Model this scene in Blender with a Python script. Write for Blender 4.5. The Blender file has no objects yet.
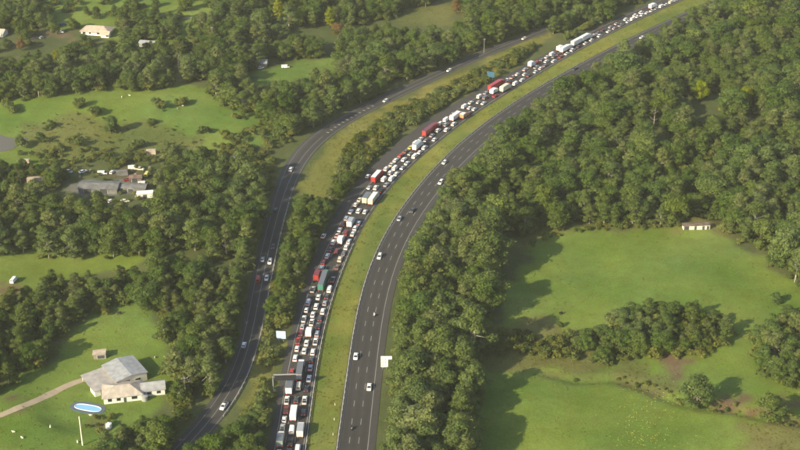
import bpy, bmesh, math, random
import numpy as np
from mathutils import Vector

R = math.radians
random.seed(11)
rng = np.random.default_rng(11)
scene = bpy.context.scene
col = scene.collection

# ------------------------------------------------------------------ camera
CAM_H, PITCH, FPX = 310.0, 27.3, 1382.0
cam_data = bpy.data.cameras.new('camera')
cam_data.sensor_width = 36.0
cam_data.lens = 36.0 * FPX / 800.0
cam_data.clip_start = 1.0
cam_data.clip_end = 30000.0
cam = bpy.data.objects.new('camera', cam_data)
cam.location = (0, 0, CAM_H)
cam.rotation_euler = (R(90 - PITCH), 0, 0)
col.objects.link(cam)
scene.camera = cam

# ------------------------------------------------------------------ sky and sun
SUN_EL, SUN_AZ = 27.0, 228.0           # compass bearing of the sun, +Y = north = away from the camera
world = bpy.data.worlds.new('World')
scene.world = world
world.use_nodes = True
wn = world.node_tree
wn.nodes.clear()
sky = wn.nodes.new('ShaderNodeTexSky')
sky.sky_type = 'NISHITA'
sky.sun_disc = False
sky.sun_elevation = R(SUN_EL)
sky.sun_rotation = R(SUN_AZ)
sky.air_density, sky.dust_density = 1.0, 1.5
bg = wn.nodes.new('ShaderNodeBackground')
bg.inputs['Strength'].default_value = 0.12
wo = wn.nodes.new('ShaderNodeOutputWorld')
wn.links.new(sky.outputs[0], bg.inputs[0])
wn.links.new(bg.outputs[0], wo.inputs[0])
sun_d = bpy.data.lights.new('sun', 'SUN')
sun_d.energy = 4.8
sun_d.angle = R(0.6)
sun_d.color = (1.0, 0.885, 0.61)
sun = bpy.data.objects.new('sun', sun_d)
to_sun = Vector((math.sin(R(SUN_AZ)) * math.cos(R(SUN_EL)), math.cos(R(SUN_AZ)) * math.cos(R(SUN_EL)), math.sin(R(SUN_EL))))
sun.rotation_euler = (-to_sun).to_track_quat('-Z', 'Y').to_euler()
sun.location = (0, 600, 300)
col.objects.link(sun)
scene.view_settings.view_transform = 'Standard'
scene.view_settings.look = 'None'
scene.view_settings.exposure = 0.75
scene.view_settings.gamma = 1.0
scene.view_settings.use_curve_mapping = False
scene.render.engine = 'CYCLES'
scene.cycles.use_denoising = True
scene.cycles.filter_width = 1.9
scene.cycles.max_bounces = 6
scene.cycles.diffuse_bounces = 3
scene.cycles.transmission_bounces = 4
scene.cycles.transparent_max_bounces = 4
scene.cycles.volume_bounces = 0

# ------------------------------------------------------------------ pixel <-> place
SP, CP = math.sin(R(PITCH)), math.cos(R(PITCH))


def at(px, py, z=0.0):
    """point of the plane at height z seen at photo pixel (800x450)"""
    u, v = (px - 400) / FPX, -(py - 225) / FPX
    d = (u, CP + v * SP, -SP + v * CP)
    t = (z - CAM_H) / d[2]
    return np.array((d[0] * t, d[1] * t))


def project(x, y, z):
    dz = z - CAM_H
    depth = y * CP - dz * SP
    up = y * SP + dz * CP
    return 400 + FPX * x / depth, 225 - FPX * up / depth


def inside(px, py, poly):
    px, py = np.asarray(px, float), np.asarray(py, float)
    r = np.zeros(px.shape, bool)
    n = len(poly)
    for i in range(n):
        x1, y1 = poly[i]
        x2, y2 = poly[(i + 1) % n]
        c = (y1 > py) != (y2 > py)
        with np.errstate(divide='ignore', invalid='ignore'):
            xi = (x2 - x1) * (py - y1) / (y2 - y1 + 1e-12) + x1
        r ^= c & (px < xi)
    return r


def resample(pts, step):
    pts = np.array(pts, float)
    seg = np.hypot(*np.diff(pts, axis=0).T)
    s = np.concatenate(([0], np.cumsum(seg)))
    n = max(2, int(s[-1] / step))
    t = np.linspace(0, s[-1], n)
    return np.stack([np.interp(t, s, pts[:, 0]), np.interp(t, s, pts[:, 1])], 1)


def smooth_line(px_pts, step=4.0, sig=7):
    p = resample([at(*q) for q in px_pts], step)
    k = np.exp(-0.5 * (np.arange(-3 * sig, 3 * sig + 1) / sig) ** 2)
    k /= k.sum()
    a = 3 * sig
    ext = np.concatenate([2 * p[0] - p[a:0:-1], p, 2 * p[-1] - p[-2:-a - 2:-1]])
    q = np.stack([np.convolve(ext[:, i], k, 'valid') for i in (0, 1)], 1)
    return resample(q, step)


def normals(p):
    t = np.gradient(p, axis=0)
    t /= np.hypot(t[:, 0], t[:, 1])[:, None]
    return np.stack([-t[:, 1], t[:, 0]], 1)       # to the left of travel


_vn = rng.random((8, 64, 64))


def vnoise(x, y, scale, ch=0):
    x, y = np.asarray(x, float) / scale, np.asarray(y, float) / scale
    xi, yi = np.floor(x).astype(int), np.floor(y).astype(int)
    fx, fy = x - xi, y - yi
    fx, fy = fx * fx * (3 - 2 * fx), fy * fy * (3 - 2 * fy)
    g = _vn[ch]
    a, b = g[xi % 64, yi % 64], g[(xi + 1) % 64, yi % 64]
    c, d = g[xi % 64, (yi + 1) % 64], g[(xi + 1) % 64, (yi + 1) % 64]
    return (a * (1 - fx) + b * fx) * (1 - fy) + (c * (1 - fx) + d * fx) * fy


# ------------------------------------------------------------------ scene helpers
def tag(o, label=None, cat=None, group=None, kind=None):
    if label: o['label'] = label
    if cat: o['category'] = cat
    if group: o['group'] = group
    if kind: o['kind'] = kind
    return o


def empty(name, loc, rz=0.0):
    o = bpy.data.objects.new(name, None)
    o.empty_display_size = 0.5
    o.location = loc
    o.rotation_euler = (0, 0, rz)
    col.objects.link(o)
    return o


def mesh_obj(name, me, parent=None, loc=(0, 0, 0), rz=0.0, scale=None):
    o = bpy.data.objects.new(name, me)
    o.location = loc
    o.rotation_euler = (0, 0, rz)
    if scale: o.scale = scale
    o.parent = parent
    col.objects.link(o)
    return o


class MB:
    """collects boxes, prisms and tubes; .mesh() makes one mesh"""

    def __init__(self):
        self.v, self.f = [], []

    def add(self, vs, fs):
        n = len(self.v)
        self.v += [tuple(p) for p in vs]
        self.f += [tuple(i + n for i in f) for f in fs]
        return self

    def box(self, x0, x1, y0, y1, z0, z1, tx=0.0, ty=0.0):
        vs = [(x0, y0, z0), (x1, y0, z0), (x1, y1, z0), (x0, y1, z0),
              (x0 + tx, y0 + ty, z1), (x1 - tx, y0 + ty, z1), (x1 - tx, y1 - ty, z1), (x0 + tx, y1 - ty, z1)]
        return self.add(vs, [(3, 2, 1, 0), (4, 5, 6, 7), (0, 1, 5, 4), (1, 2, 6, 5), (2, 3, 7, 6), (3, 0, 4, 7)])

    def hexa(self, b, t):
        return self.add(list(b) + list(t), [(3, 2, 1, 0), (4, 5, 6, 7), (0, 1, 5, 4), (1, 2, 6, 5), (2, 3, 7, 6), (3, 0, 4, 7)])

    def tube(self, a, b, r0, r1=None, n=8):
        r1 = r0 if r1 is None else r1
        a, b = Vector(a), Vector(b)
        d = (b - a).normalized()
        u = d.orthogonal().normalized()
        w = d.cross(u)
        vs = []
        for c, r in ((a, r0), (b, r1)):
            for k in range(n):
                t = 2 * math.pi * k / n
                vs.append(c + u * (r * math.cos(t)) + w * (r * math.sin(t)))
        fs = [(k, (k + 1) % n, n + (k + 1) % n, n + k) for k in range(n)]
        fs += [tuple(range(n - 1, -1, -1)), tuple(range(n, 2 * n))]
        return self.add(vs, fs)

    def mesh(self, name, mat, smooth=False):
        me = bpy.data.meshes.new(name)
        me.from_pydata(self.v, [], self.f)
        if mat: me.materials.append(mat)
        if smooth:
            me.polygons.foreach_set('use_smooth', [True] * len(me.polygons))
        me.update()
        return me


# ------------------------------------------------------------------ materials
def mat_new(name):
    m = bpy.data.materials.new(name)
    m.use_nodes = True
    nt = m.node_tree
    return m, nt, nt.nodes['Principled BSDF']


def plain(name, c, rough=0.6, metal=0.0, spec=0.4, var=0.12, vscale=0.8, emit=0.0, coat=0.0):
    m, nt, p = mat_new(name)
    tc = nt.nodes.new('ShaderNodeTexCoord')
    nz = nt.nodes.new('ShaderNodeTexNoise')
    nz.inputs['Scale'].default_value = vscale
    nz.inputs['Detail'].default_value = 4
    nt.links.new(tc.outputs['Object'], nz.inputs['Vector'])
    mx = nt.nodes.new('ShaderNodeMix')
    mx.data_type = 'RGBA'
    mx.inputs[6].default_value = (*[v * (1 - var) for v in c], 1)
    mx.inputs[7].default_value = (*[min(1, v * (1 + var)) for v in c], 1)
    nt.links.new(nz.outputs['Fac'], mx.inputs[0])
    nt.links.new(mx.outputs[2], p.inputs['Base Color'])
    p.inputs['Roughness'].default_value = rough
    p.inputs['Metallic'].default_value = metal
    p.inputs['Specular IOR Level'].default_value = spec
    p.inputs['Coat Weight'].default_value = coat
    if emit:
        p.inputs['Emission Color'].default_value = (*c, 1)
        p.inputs['Emission Strength'].default_value = emit
    return m


def corrugated(name, c, rough=0.5, metal=0.0, scale=9.0, rust=0.15):
    m, nt, p = mat_new(name)
    tc = nt.nodes.new('ShaderNodeTexCoord')
    wv = nt.nodes.new('ShaderNodeTexWave')
    wv.inputs['Scale'].default_value = scale / 6.0
    nt.links.new(tc.outputs['Object'], wv.inputs['Vector'])
    nz = nt.nodes.new('ShaderNodeTexNoise')
    nz.inputs['Scale'].default_value = 0.45
    nz.inputs['Detail'].default_value = 6
    nt.links.new(tc.outputs['Object'], nz.inputs['Vector'])
    cr = nt.nodes.new('ShaderNodeValToRGB')
    cr.color_ramp.elements[0].position = 0.35
    cr.color_ramp.elements[0].color = (*[v * (1 - rust * 2) for v in c], 1)
    cr.color_ramp.elements[1].position = 0.65
    cr.color_ramp.elements[1].color = (*c, 1)
    nt.links.new(nz.outputs['Fac'], cr.inputs[0])
    nt.links.new(cr.outputs[0], p.inputs['Base Color'])
    bp = nt.nodes.new('ShaderNodeBump')
    bp.inputs['Strength'].default_value = 0.4
    bp.inputs['Distance'].default_value = 0.05
    nt.links.new(wv.outputs['Fac'], bp.inputs['Height'])
    nt.links.new(bp.outputs[0], p.inputs['Normal'])
    p.inputs['Roughness'].default_value = rough
    p.inputs['Metallic'].default_value = metal
    return m


def leaf_material(name, stops, transl=0.46):
    m, nt, p = mat_new(name)
    oi = nt.nodes.new('ShaderNodeObjectInfo')
    cr = nt.nodes.new('ShaderNodeValToRGB')
    el = cr.color_ramp.elements
    for i, (pos, c) in enumerate(stops):
        e = el[i] if i < 2 else el.new(pos)
        e.position = pos
        e.color = (*c, 1)
    nt.links.new(oi.outputs['Random'], cr.inputs[0])
    at_ = nt.nodes.new('ShaderNodeAttribute')
    at_.attribute_name = 'tint'
    hs = nt.nodes.new('ShaderNodeHueSaturation')
    mp = nt.nodes.new('ShaderNodeMapRange')
    mp.inputs['To Min'].default_value = 0.66
    mp.inputs['To Max'].default_value = 1.38
    nt.links.new(at_.outputs['Fac'], mp.inputs['Value'])
    nt.links.new(mp.outputs[0], hs.inputs['Value'])
    mh = nt.nodes.new('ShaderNodeMapRange')
    mh.inputs['To Min'].default_value = 0.515
    mh.inputs['To Max'].default_value = 0.485
    nt.links.new(at_.outputs['Fac'], mh.inputs['Value'])
    nt.links.new(mh.outputs[0], hs.inputs['Hue'])
    nt.links.new(cr.outputs[0], hs.inputs['Color'])
    ge = nt.nodes.new('ShaderNodeNewGeometry')
    nw = nt.nodes.new('ShaderNodeTexNoise')
    nw.inputs['Scale'].default_value = 0.028
    nw.inputs['Detail'].default_value = 3
    nt.links.new(ge.outputs['Position'], nw.inputs['Vector'])
    mw_ = nt.nodes.new('ShaderNodeMapRange')
    mw_.inputs['From Min'].default_value, mw_.inputs['From Max'].default_value = .3, .7
    mw_.inputs['To Min'].default_value, mw_.inputs['To Max'].default_value = .86, 1.32
    nt.links.new(nw.outputs['Fac'], mw_.inputs['Value'])
    ms_ = nt.nodes.new('ShaderNodeMapRange')
    ms_.inputs['From Min'].default_value, ms_.inputs['From Max'].default_value = .3, .7
    ms_.inputs['To Min'].default_value, ms_.inputs['To Max'].default_value = 1.24, .98
    nt.links.new(nw.outputs['Fac'], ms_.inputs['Value'])
    h2 = nt.nodes.new('ShaderNodeHueSaturation')
    nt.links.new(mw_.outputs[0], h2.inputs['Value'])
    nt.links.new(ms_.outputs[0], h2.inputs['Saturation'])
    nt.links.new(hs.outputs[0], h2.inputs['Color'])
    hs = h2
    nt.links.new(hs.outputs[0], p.inputs['Base Color'])
    p.inputs['Roughness'].default_value = 0.6
    p.inputs['Specular IOR Level'].default_value = 0.25
    tr = nt.nodes.new('ShaderNodeBsdfTranslucent')
    nt.links.new(hs.outputs[0], tr.inputs[0])
    ms = nt.nodes.new('ShaderNodeMixShader')
    ms.inputs[0].default_value = transl
    out = nt.nodes['Material Output']
    nt.links.new(p.outputs[0], ms.inputs[1])
    nt.links.new(tr.outputs[0], ms.inputs[2])
    nt.links.new(ms.outputs[0], out.inputs['Surface'])
    return m


M = {}
M['gum_leaf'] = leaf_material('gum_leaf', [(0, (.094, .132, .038)), (1, (.160, .186, .062)), (.3, (.128, .164, .048)), (.55, (.106, .146, .042)), (.8, (.142, .164, .060))])
M['green_leaf'] = leaf_material('green_leaf', [(0, (.080, .126, .032)), (1, (.138, .176, .042)), (.4, (.108, .156, .036)), (.7, (.092, .134, .040))])
M['yellow_leaf'] = leaf_material('yellow_leaf', [(0, (.20, .24, .030)), (1, (.24, .25, .035))])
M['rust_leaf'] = leaf_material('rust_leaf', [(0, (.17, .115, .04)), (1, (.20, .13, .05))])
M['shrub_leaf'] = leaf_material('shrub_leaf', [(0, (.095, .125, .038)), (1, (.18, .185, .050)), (.5, (.13, .155, .045))])
M['dry_grass'] = leaf_material('dry_grass', [(0, (.20, .195, .05)), (1, (.20, .195, .05))], .5)
M['bark'] = plain('bark', (.33, .30, .26), .85, var=.35, vscale=1.2)
M['dark_bark'] = plain('dark_bark', (.13, .105, .08), .9, var=.35, vscale=1.2)
M['dead_bark'] = plain('dead_bark', (.30, .27, .23), .85, var=.25)
M['glass'] = plain('dark_glass', (.02, .024, .028), .08, spec=.6, var=.05)
M['tyre'] = plain('tyre_rubber', (.022, .022, .023), .85)
M['steel'] = plain('galvanised_steel', (.52, .53, .52), .45, metal=.5)
M['dark_steel'] = plain('dark_steel', (.10, .105, .11), .5, metal=.4)
M['rail'] = plain('rail_steel', (.62, .60, .53), .5, metal=.15)
M['brake_on'] = plain('brake_light_lit', (.70, .03, .02), .3, emit=.9)
M['tail_off'] = plain('tail_light_unlit', (.45, .02, .015), .3)
M['lamp'] = plain('headlight_lens', (.75, .77, .78), .12, spec=.8)
M['plate'] = plain('chassis_black', (.035, .035, .037), .7)
M['white_paint'] = plain('road_paint', (.30, .295, .27), .65, var=.12, vscale=.5)
M['timber'] = plain('weathered_timber', (.30, .25, .19), .85, var=.25)
M['pale_post'] = plain('pale_post', (.80, .76, .62), .6)
M['wall_white'] = plain('painted_weatherboard', (.74, .72, .65), .7, var=.06)
M['wall_cream'] = plain('cream_cladding', (.70, .65, .52), .7, var=.08)
M['roof_grey'] = corrugated('grey_iron_roof', (.42, .42, .42), .5, .1)
M['roof_pink'] = corrugated('faded_iron_roof', (.46, .42, .38), .5, .1)
M['roof_tan'] = corrugated('tan_tile_roof', (.52, .45, .37), .7, 0)
M['roof_cream'] = corrugated('cream_iron_roof', (.58, .46, .35), .6, 0)
M['roof_dull'] = corrugated('dull_iron_roof', (.22, .215, .20), .6, 0, rust=.2)
M['roof_rust'] = corrugated('rusty_iron_roof', (.24, .17, .13), .7, 0, rust=.25)
M['concrete'] = plain('concrete', (.36, .35, .33), .85, var=.15)
M['sign_white'] = plain('sign_white', (.82, .83, .80), .4, var=.03)
M['sign_pale_blue'] = plain('sign_pale_blue', (.48, .68, .76), .4, var=.03)
M['sign_blue'] = plain('sign_blue', (.05, .13, .20), .4, var=.05)
M['sign_black'] = plain('sign_black', (.03, .03, .032), .5)
M['led'] = plain('sign_face_black', (.025, .026, .028), .5)
M['pool_water'] = plain('pool_water', (.24, .50, .74), .08, var=.06, vscale=.4)
M['pool_liner'] = plain('pool_paving', (.10, .12, .15), .7, var=.15)
M['dirt'] = plain('pale_dirt', (.36, .29, .20), .95, var=.22, vscale=.35)
M['wool'] = plain('wool', (.72, .68, .56), .95, var=.1, vscale=4)
M['cow_hide'] = plain('cow_hide', (.05, .035, .028), .8)
M['skin'] = plain('skin', (.45, .28, .2), .6)
M['jacket'] = plain('black_jacket', (.03, .03, .035), .6)
M['white_jacket'] = plain('white_jacket', (.7, .7, .68), .6)

PAINT = {}
for n_, c_ in {'white': (.80, .80, .77), 'silver': (.50, .51, .52), 'grey': (.20, .205, .21), 'dark grey': (.07, .072, .078),
               'black': (.018, .018, .02), 'red': (.42, .035, .03), 'maroon': (.20, .035, .035), 'cream': (.74, .68, .50),
               'blue': (.05, .10, .24), 'orange': (.62, .30, .14), 'green': (.06, .24, .17), 'brown': (.20, .12, .08),
               'yellow': (.66, .60, .16), 'pale green': (.30, .36, .30), 'pink': (.60, .36, .32)}.items():
    PAINT[n_] = plain('paint_' + n_.replace(' ', '_'), c_, .32, metal=.3 if n_ in ('silver', 'grey') else 0.0, var=.04, coat=.5)


def ground_material():
    m, nt, p = mat_new('grassland')
    N, L = nt.nodes, nt.links
    a = N.new('ShaderNodeAttribute'); a.attribute_name = 'land'
    tc = N.new('ShaderNodeTexCoord')

    def noise(scale, detail, rough=.6, sx=1.0, sy=1.0):
        mp = N.new('ShaderNodeMapping')
        mp.inputs['Scale'].default_value = (sx, sy, 1)
        L.new(tc.outputs['Object'], mp.inputs['Vector'])
        n = N.new('ShaderNodeTexNoise')
        n.inputs['Scale'].default_value = scale
        n.inputs['Detail'].default_value = detail
        n.inputs['Roughness'].default_value = rough
        L.new(mp.outputs[0], n.inputs['Vector'])
        return n
    n1, n2, n3 = noise(.022, 5), noise(.16, 6, .7), noise(1.1, 5, .75)

    def mr(src, lo, hi, f0=.25, f1=.75):
        r = N.new('ShaderNodeMapRange')
        r.inputs['From Min'].default_value, r.inputs['From Max'].default_value = f0, f1
        r.inputs['To Min'].default_value, r.inputs['To Max'].default_value = lo, hi
        L.new(src, r.inputs['Value'])
        return r.outputs[0]

    def mul(x, y):
        k = N.new('ShaderNodeMath'); k.operation = 'MULTIPLY'
        L.new(x, k.inputs[0]); L.new(y, k.inputs[1])
        return k.outputs[0]
    # rough ground is more contrasty than grazed pasture
    g = mul(mul(mr(n1.outputs['Fac'], .86, 1.14), mr(n2.outputs['Fac'], .80, 1.20)), mr(n3.outputs['Fac'], .72, 1.28))
    hs = N.new('ShaderNodeHueSaturation')
    L.new(a.outputs['Color'], hs.inputs['Color'])
    L.new(g, hs.inputs['Value'])
    L.new(mr(n2.outputs['Fac'], .488, .512), hs.inputs['Hue'])
    L.new(mr(n1.outputs['Fac'], 1.08, .92), hs.inputs['Saturation'])
    L.new(hs.outputs[0], p.inputs['Base Color'])
    p.inputs['Roughness'].default_value = .95
    p.inputs['Specular IOR Level'].default_value = .1
    b = N.new('ShaderNodeBump')
    b.inputs['Strength'].default_value = .55
    b.inputs['Distance'].default_value = .5
    L.new(n3.outputs['Fac'], b.inputs['Height'])
    L.new(b.outputs[0], p.inputs['Normal'])
    return m


def asphalt(name, c, warm=0.0):
    m, nt, p = mat_new(name)
    N, L = nt.nodes, nt.links
    tc = N.new('ShaderNodeTexCoord')
    a = N.new('ShaderNodeAttribute'); a.attribute_name = 'lane_wear'
    n = N.new('ShaderNodeTexNoise'); n.inputs['Scale'].default_value = .35; n.inputs['Detail'].default_value = 7
    n.inputs['Roughness'].default_value = .7
    n2 = N.new('ShaderNodeTexNoise'); n2.inputs['Scale'].default_value = .02; n2.inputs['Detail'].default_value = 3
    L.new(tc.outputs['Object'], n.inputs['Vector']); L.new(tc.outputs['Object'], n2.inputs['Vector'])
    mx = N.new('ShaderNodeMix'); mx.data_type = 'RGBA'
    mx.inputs[6].default_value = (*[v * .80 for v in c], 1)
    mx.inputs[7].default_value = (*[v * 1.22 for v in c], 1)
    L.new(n.outputs['Fac'], mx.inputs[0])
    mx2 = N.new('ShaderNodeMix'); mx2.data_type = 'RGBA'; mx2.blend_type = 'MULTIPLY'; mx2.inputs[0].default_value = 1
    r2 = N.new('ShaderNodeMapRange'); r2.inputs['To Min'].default_value = .78; r2.inputs['To Max'].default_value = 1.2
    L.new(n2.outputs['Fac'], r2.inputs['Value'])
    L.new(mx.outputs[2], mx2.inputs[6]); L.new(r2.outputs[0], mx2.inputs[7])
    mx3 = N.new('ShaderNodeMix'); mx3.data_type = 'RGBA'; mx3.blend_type = 'MULTIPLY'; mx3.inputs[0].default_value = 1
    r3 = N.new('ShaderNodeMapRange'); r3.inputs['To Min'].default_value = 1.12; r3.inputs['To Max'].default_value = .80
    L.new(a.outputs['Fac'], r3.inputs['Value'])
    L.new(mx2.outputs[2], mx3.inputs[6]); L.new(r3.outputs[0], mx3.inputs[7])
    L.new(mx3.outputs[2], p.inputs['Base Color'])
    p.inputs['Roughness'].default_value = .82
    p.inputs['Specular IOR Level'].default_value = .3
    return m


M['ground'] = ground_material()
M['asphalt'] = asphalt('asphalt', (.056, .052, .048))
M['asphalt_old'] = asphalt('old_asphalt', (.058, .055, .051))

# ------------------------------------------------------------------ the road lines (photo pixels -> ground)
J_EDGE = [(298, 510), (306, 450), (312, 400), (319, 350), (329, 303), (346, 259), (361, 226), (373, 206), (386, 190), (399, 175.5), (418, 158), (445, 136),
          (463, 121), (486, 105), (520, 85.5), (545, 70), (566, 57), (590, 44), (620, 28.5), (640, 19), (666, 7.5), (690, -3), (720, -16), (760, -33)]
J_LEFT = [(256, 510), (271, 445), (278, 402), (284, 358), (291, 335), (297, 315), (303, 290), (310, 262), (318, 238), (330, 216), (345, 198), (357, 182), (369, 167),
          (385, 151), (405, 135.5), (430, 117), (460, 100), (484, 86), (510, 73), (534, 60), (556, 48), (580, 36), (603, 25), (628, 13.5), (656, 1), (690, -14), (735, -33)]
R_EDGE = [(328, 510), (336.5, 450), (343, 400), (351, 342), (358.3, 296), (366.7, 271), (374.5, 250), (387.5, 226), (402, 205), (414.5, 189), (431, 170.5), (444, 156),
          (456, 145), (477, 128), (502, 110), (530, 92), (569.5, 69.5), (594, 56), (610, 48), (625, 40), (646, 30), (668, 19.5), (700, 6), (740, -12), (780, -29)]
L_EDGE = [(140, 510), (183, 462), (205, 442), (226, 417.5), (244, 393), (255, 364), (261, 340), (267, 305), (272.8, 271), (278, 247), (283, 225), (289, 203), (297, 178), (307, 158), (320, 143),
          (344, 125), (368, 112.5), (388, 102.5), (420, 87.5), (446, 74.5), (476, 61), (510, 46.5), (540, 35), (575, 21), (610, 7), (650, -8), (700, -26)]
J, JL, RR, LL = smooth_line(J_EDGE), smooth_line(J_LEFT), smooth_line(R_EDGE), smooth_line(L_EDGE, 4, 5)
Jn, Rn, Ln = normals(J), normals(RR), normals(LL)


def left_width():
    w = []
    for p, n in zip(J, Jn):
        d = JL - p
        along = np.abs(d[:, 0] * n[1] - d[:, 1] * n[0])
        k = along.argmin()
        w.append(float(d[k] @ n))
    w = np.clip(np.array(w), 14.2, 21)
    k = np.ones(15) / 15
    return np.convolve(np.pad(w, 7, 'edge'), k, 'valid')


JW = left_width()
# left-road pavement widens on the bend where the ramp joins
Lpx = np.array([project(p[0], p[1], 0)[1] for p in LL])
LW = np.interp(Lpx, [60, 110, 150, 215, 300, 460], [8.8, 10.8, 11.2, 9.4, 9.2, 9.2])
ROAD_PTS = np.concatenate([J + Jn * 6, J + Jn * 13, RR - Rn * 4, RR - Rn * 11, LL + Ln * 3, LL + Ln * 8])


def road_dist(x, y):
    x, y = np.atleast_1d(x).astype(float), np.atleast_1d(y).astype(float)
    out = np.full(x.shape, 1e9)
    for i in range(0, len(x), 4000):
        d = (x[i:i + 4000, None] - ROAD_PTS[None, :, 0]) ** 2 + (y[i:i + 4000, None] - ROAD_PTS[None, :, 1]) ** 2
        out[i:i + 4000] = np.sqrt(d.min(1))
    return out


def on_pavement(x, y, pad=1.0):
    """signed: is a ground point within the paved widths (plus pad)?"""
    x, y = np.atleast_1d(x).astype(float), np.atleast_1d(y).astype(float)
    r = np.zeros(x.shape, bool)
    for P, Nn, lo, hi in ((J, Jn, np.full(len(J), -.6), JW), (RR, Rn, np.full(len(RR), -14.6), np.full(len(RR), .6)), (LL, Ln, np.full(len(LL), -.6), LW)):
        for i in range(0, len(x), 4000):
            dx = x[i:i + 4000, None] - P[None, :, 0]
            dy = y[i:i + 4000, None] - P[None, :, 1]
            k = (dx * dx + dy * dy).argmin(1)
            ii = np.arange(len(k))
            lat = dx[ii, k] * Nn[k, 0] + dy[ii, k] * Nn[k, 1]
            r[i:i + 4000] |= (lat > lo[k] - pad) & (lat < hi[k] + pad) & (np.hypot(dx[ii, k], dy[ii, k]) < 40)
    return r


GULLY = resample([at(*q) for q in [(545, 372), (575, 379), (612, 377), (640, 386), (662, 398), (685, 406), (708, 410), (735, 414), (765, 421), (810, 428)]], 2.0)


def gully_dist(x, y):
    x, y = np.atleast_1d(x).astype(float), np.atleast_1d(y).astype(float)
    out = np.full(x.shape, 1e9)
    near = (np.abs(x - GULLY[:, 0].mean()) < 110) & (np.abs(y - GULLY[:, 1].mean()) < 60)
    if near.any():
        xn, yn = x[near], y[near]
        d = (xn[:, None] - GULLY[None, :, 0]) ** 2 + (yn[:, None] - GULLY[None, :, 1]) ** 2
        out[near] = np.sqrt(d.min(1))
    return out


FLAT = []      # (x, y, radius): level pads under buildings


def height(x, y):
    x, y = np.atleast_1d(x).astype(float), np.atleast_1d(y).astype(float)
    h = (vnoise(x, y, 70, 0) - .5) * 4.2 + (vnoise(x, y, 27, 1) - .5) * 1.3
    rd = road_dist(x, y)
    k = np.clip((rd - 12) / 35, 0, 1)
    h = h * k * k * (3 - 2 * k)
    for fx, fy, fr in FLAT:
        q = np.clip((np.hypot(x - fx, y - fy) - fr) / (fr * .6), 0, 1)
        h = h * q
    g = gully_dist(x, y)
    h = h - 1.3 * np.exp(-(g / 2.6) ** 2)
    # roads stand a little proud of the verge
    return np.where(rd < 12, -0.10 * np.clip((12 - rd) / 5, 0, 1) + h, h)


def hz(x, y):
    return float(height(x, y)[0])


for q, r_ in (((120, 378), 26), ((108, 182), 26), ((98, 28), 20), ((60, 30), 14), ((697, 226), 9), ((255, 62), 10), ((88, 408), 12), ((148, 42), 10)):
    g_ = at(*q)
    FLAT.append((g_[0], g_[1], r_))

# ------------------------------------------------------------------ ground sheet with land cover
LAND = {
    'scrub': (.090, .105, .036), 'pasture': (.136, .190, .032), 'yard': (.132, .190, .034), 'rank': (.128, .134, .040), 'verge': (.178, .172, .042),
    'median': (.165, .182, .036), 'soil': (.150, .104, .060), 'marsh': (.122, .142, .038), 'floor': (.060, .058, .028), 'hardstand': (.17, .16, .14)}
COVER = [   # later ones lie over earlier ones
    ('pasture', [(486, 338), (500, 305), (520, 268), (540, 231), (560, 225), (690, 221), (728, 232), (765, 262), (800, 290), (870, 300), (870, 500), (450, 500), (462, 380), (470, 345)]),
    ('pasture', [(-60, 252), (60, 247), (140, 246), (175, 256), (120, 268), (40, 284), (0, 300), (-60, 320)]),
    ('yard', [(-60, 412), (25, 380), (60, 345), (90, 313), (135, 294), (150, 305), (165, 340), (168, 400), (95, 455), (85, 500), (-60, 500)]),
    ('yard', [(-60, 92), (60, 90), (170, 84), (212, 92), (240, 104), (276, 108), (284, 128), (268, 146), (240, 150), (150, 150), (70, 160), (-60, 170)]),
    ('yard', [(-60, -30), (25, -30), (250, -40), (238, 14), (200, 40), (128, 46), (80, 30), (20, 26), (-60, 50)]),
    ('yard', [(246, 74), (290, 60), (336, 55), (340, 70), (300, 82), (258, 86)]),
    ('rank', [(400, 8), (455, 4), (452, 26), (402, 26)]),
    ('verge', [(292, 196), (303, 176), (312, 160), (345, 127), (390, 104), (470, 68), (530, 38), (556, 32), (530, 52), (500, 68), (440, 97), (400, 121), (372, 146), (350, 172), (328, 200)]),
    ('verge', [(248, 330), (266, 320), (284, 345), (272, 372), (270, 400), (236, 424), (248, 390)]),
    ('rank', [(420, 72), (484, 51), (540, 32), (540, 28), (484, 46), (420, 66)]),
    ('marsh', [(20, 124), (70, 114), (150, 122), (212, 138), (190, 158), (100, 158), (30, 150)]),
    ('rank', [(70, 60), (150, 60), (200, 70), (190, 84), (60, 86)]),
    ('soil', [(650, 352), (668, 350), (690, 366), (690, 382), (668, 382)]),
    ('soil', [(706, 400), (752, 401), (770, 414), (740, 414), (708, 411)]),
    ('soil', [(776, 396), (830, 402), (830, 420), (780, 410)]),
    ('rank', [(600, 372), (640, 366), (680, 385), (660, 398), (630, 388)]),
    ('rank', [(740, 420), (830, 430), (830, 470), (740, 450)]),
    ('rank', [(486, 330), (520, 318), (600, 330), (590, 352), (480, 352)]),
    ('rank', [(515, 236), (545, 222), (690, 216), (735, 226), (735, 233), (690, 226), (560, 229), (530, 246)]),
    ('rank', [(470, 352), (486, 330), (540, 345), (620, 352), (640, 366), (560, 372), (470, 372)]),
    ('hardstand', [(70, 184), (84, 180), (156, 180), (156, 196), (100, 197), (72, 194)]),
    ('soil', [(118, 168), (156, 168), (156, 182), (120, 182)]),
    ('soil', [(20, 34), (76, 26), (76, 40), (24, 44)]),
    ('soil', [(88, 420), (112, 415), (118, 432), (104, 436)]),
    ('soil', [(14, 400), (34, 398), (36, 408), (16, 410)]),
    ('soil', [(-40, 286), (14, 280), (10, 300), (-40, 306)]),
]


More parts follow.
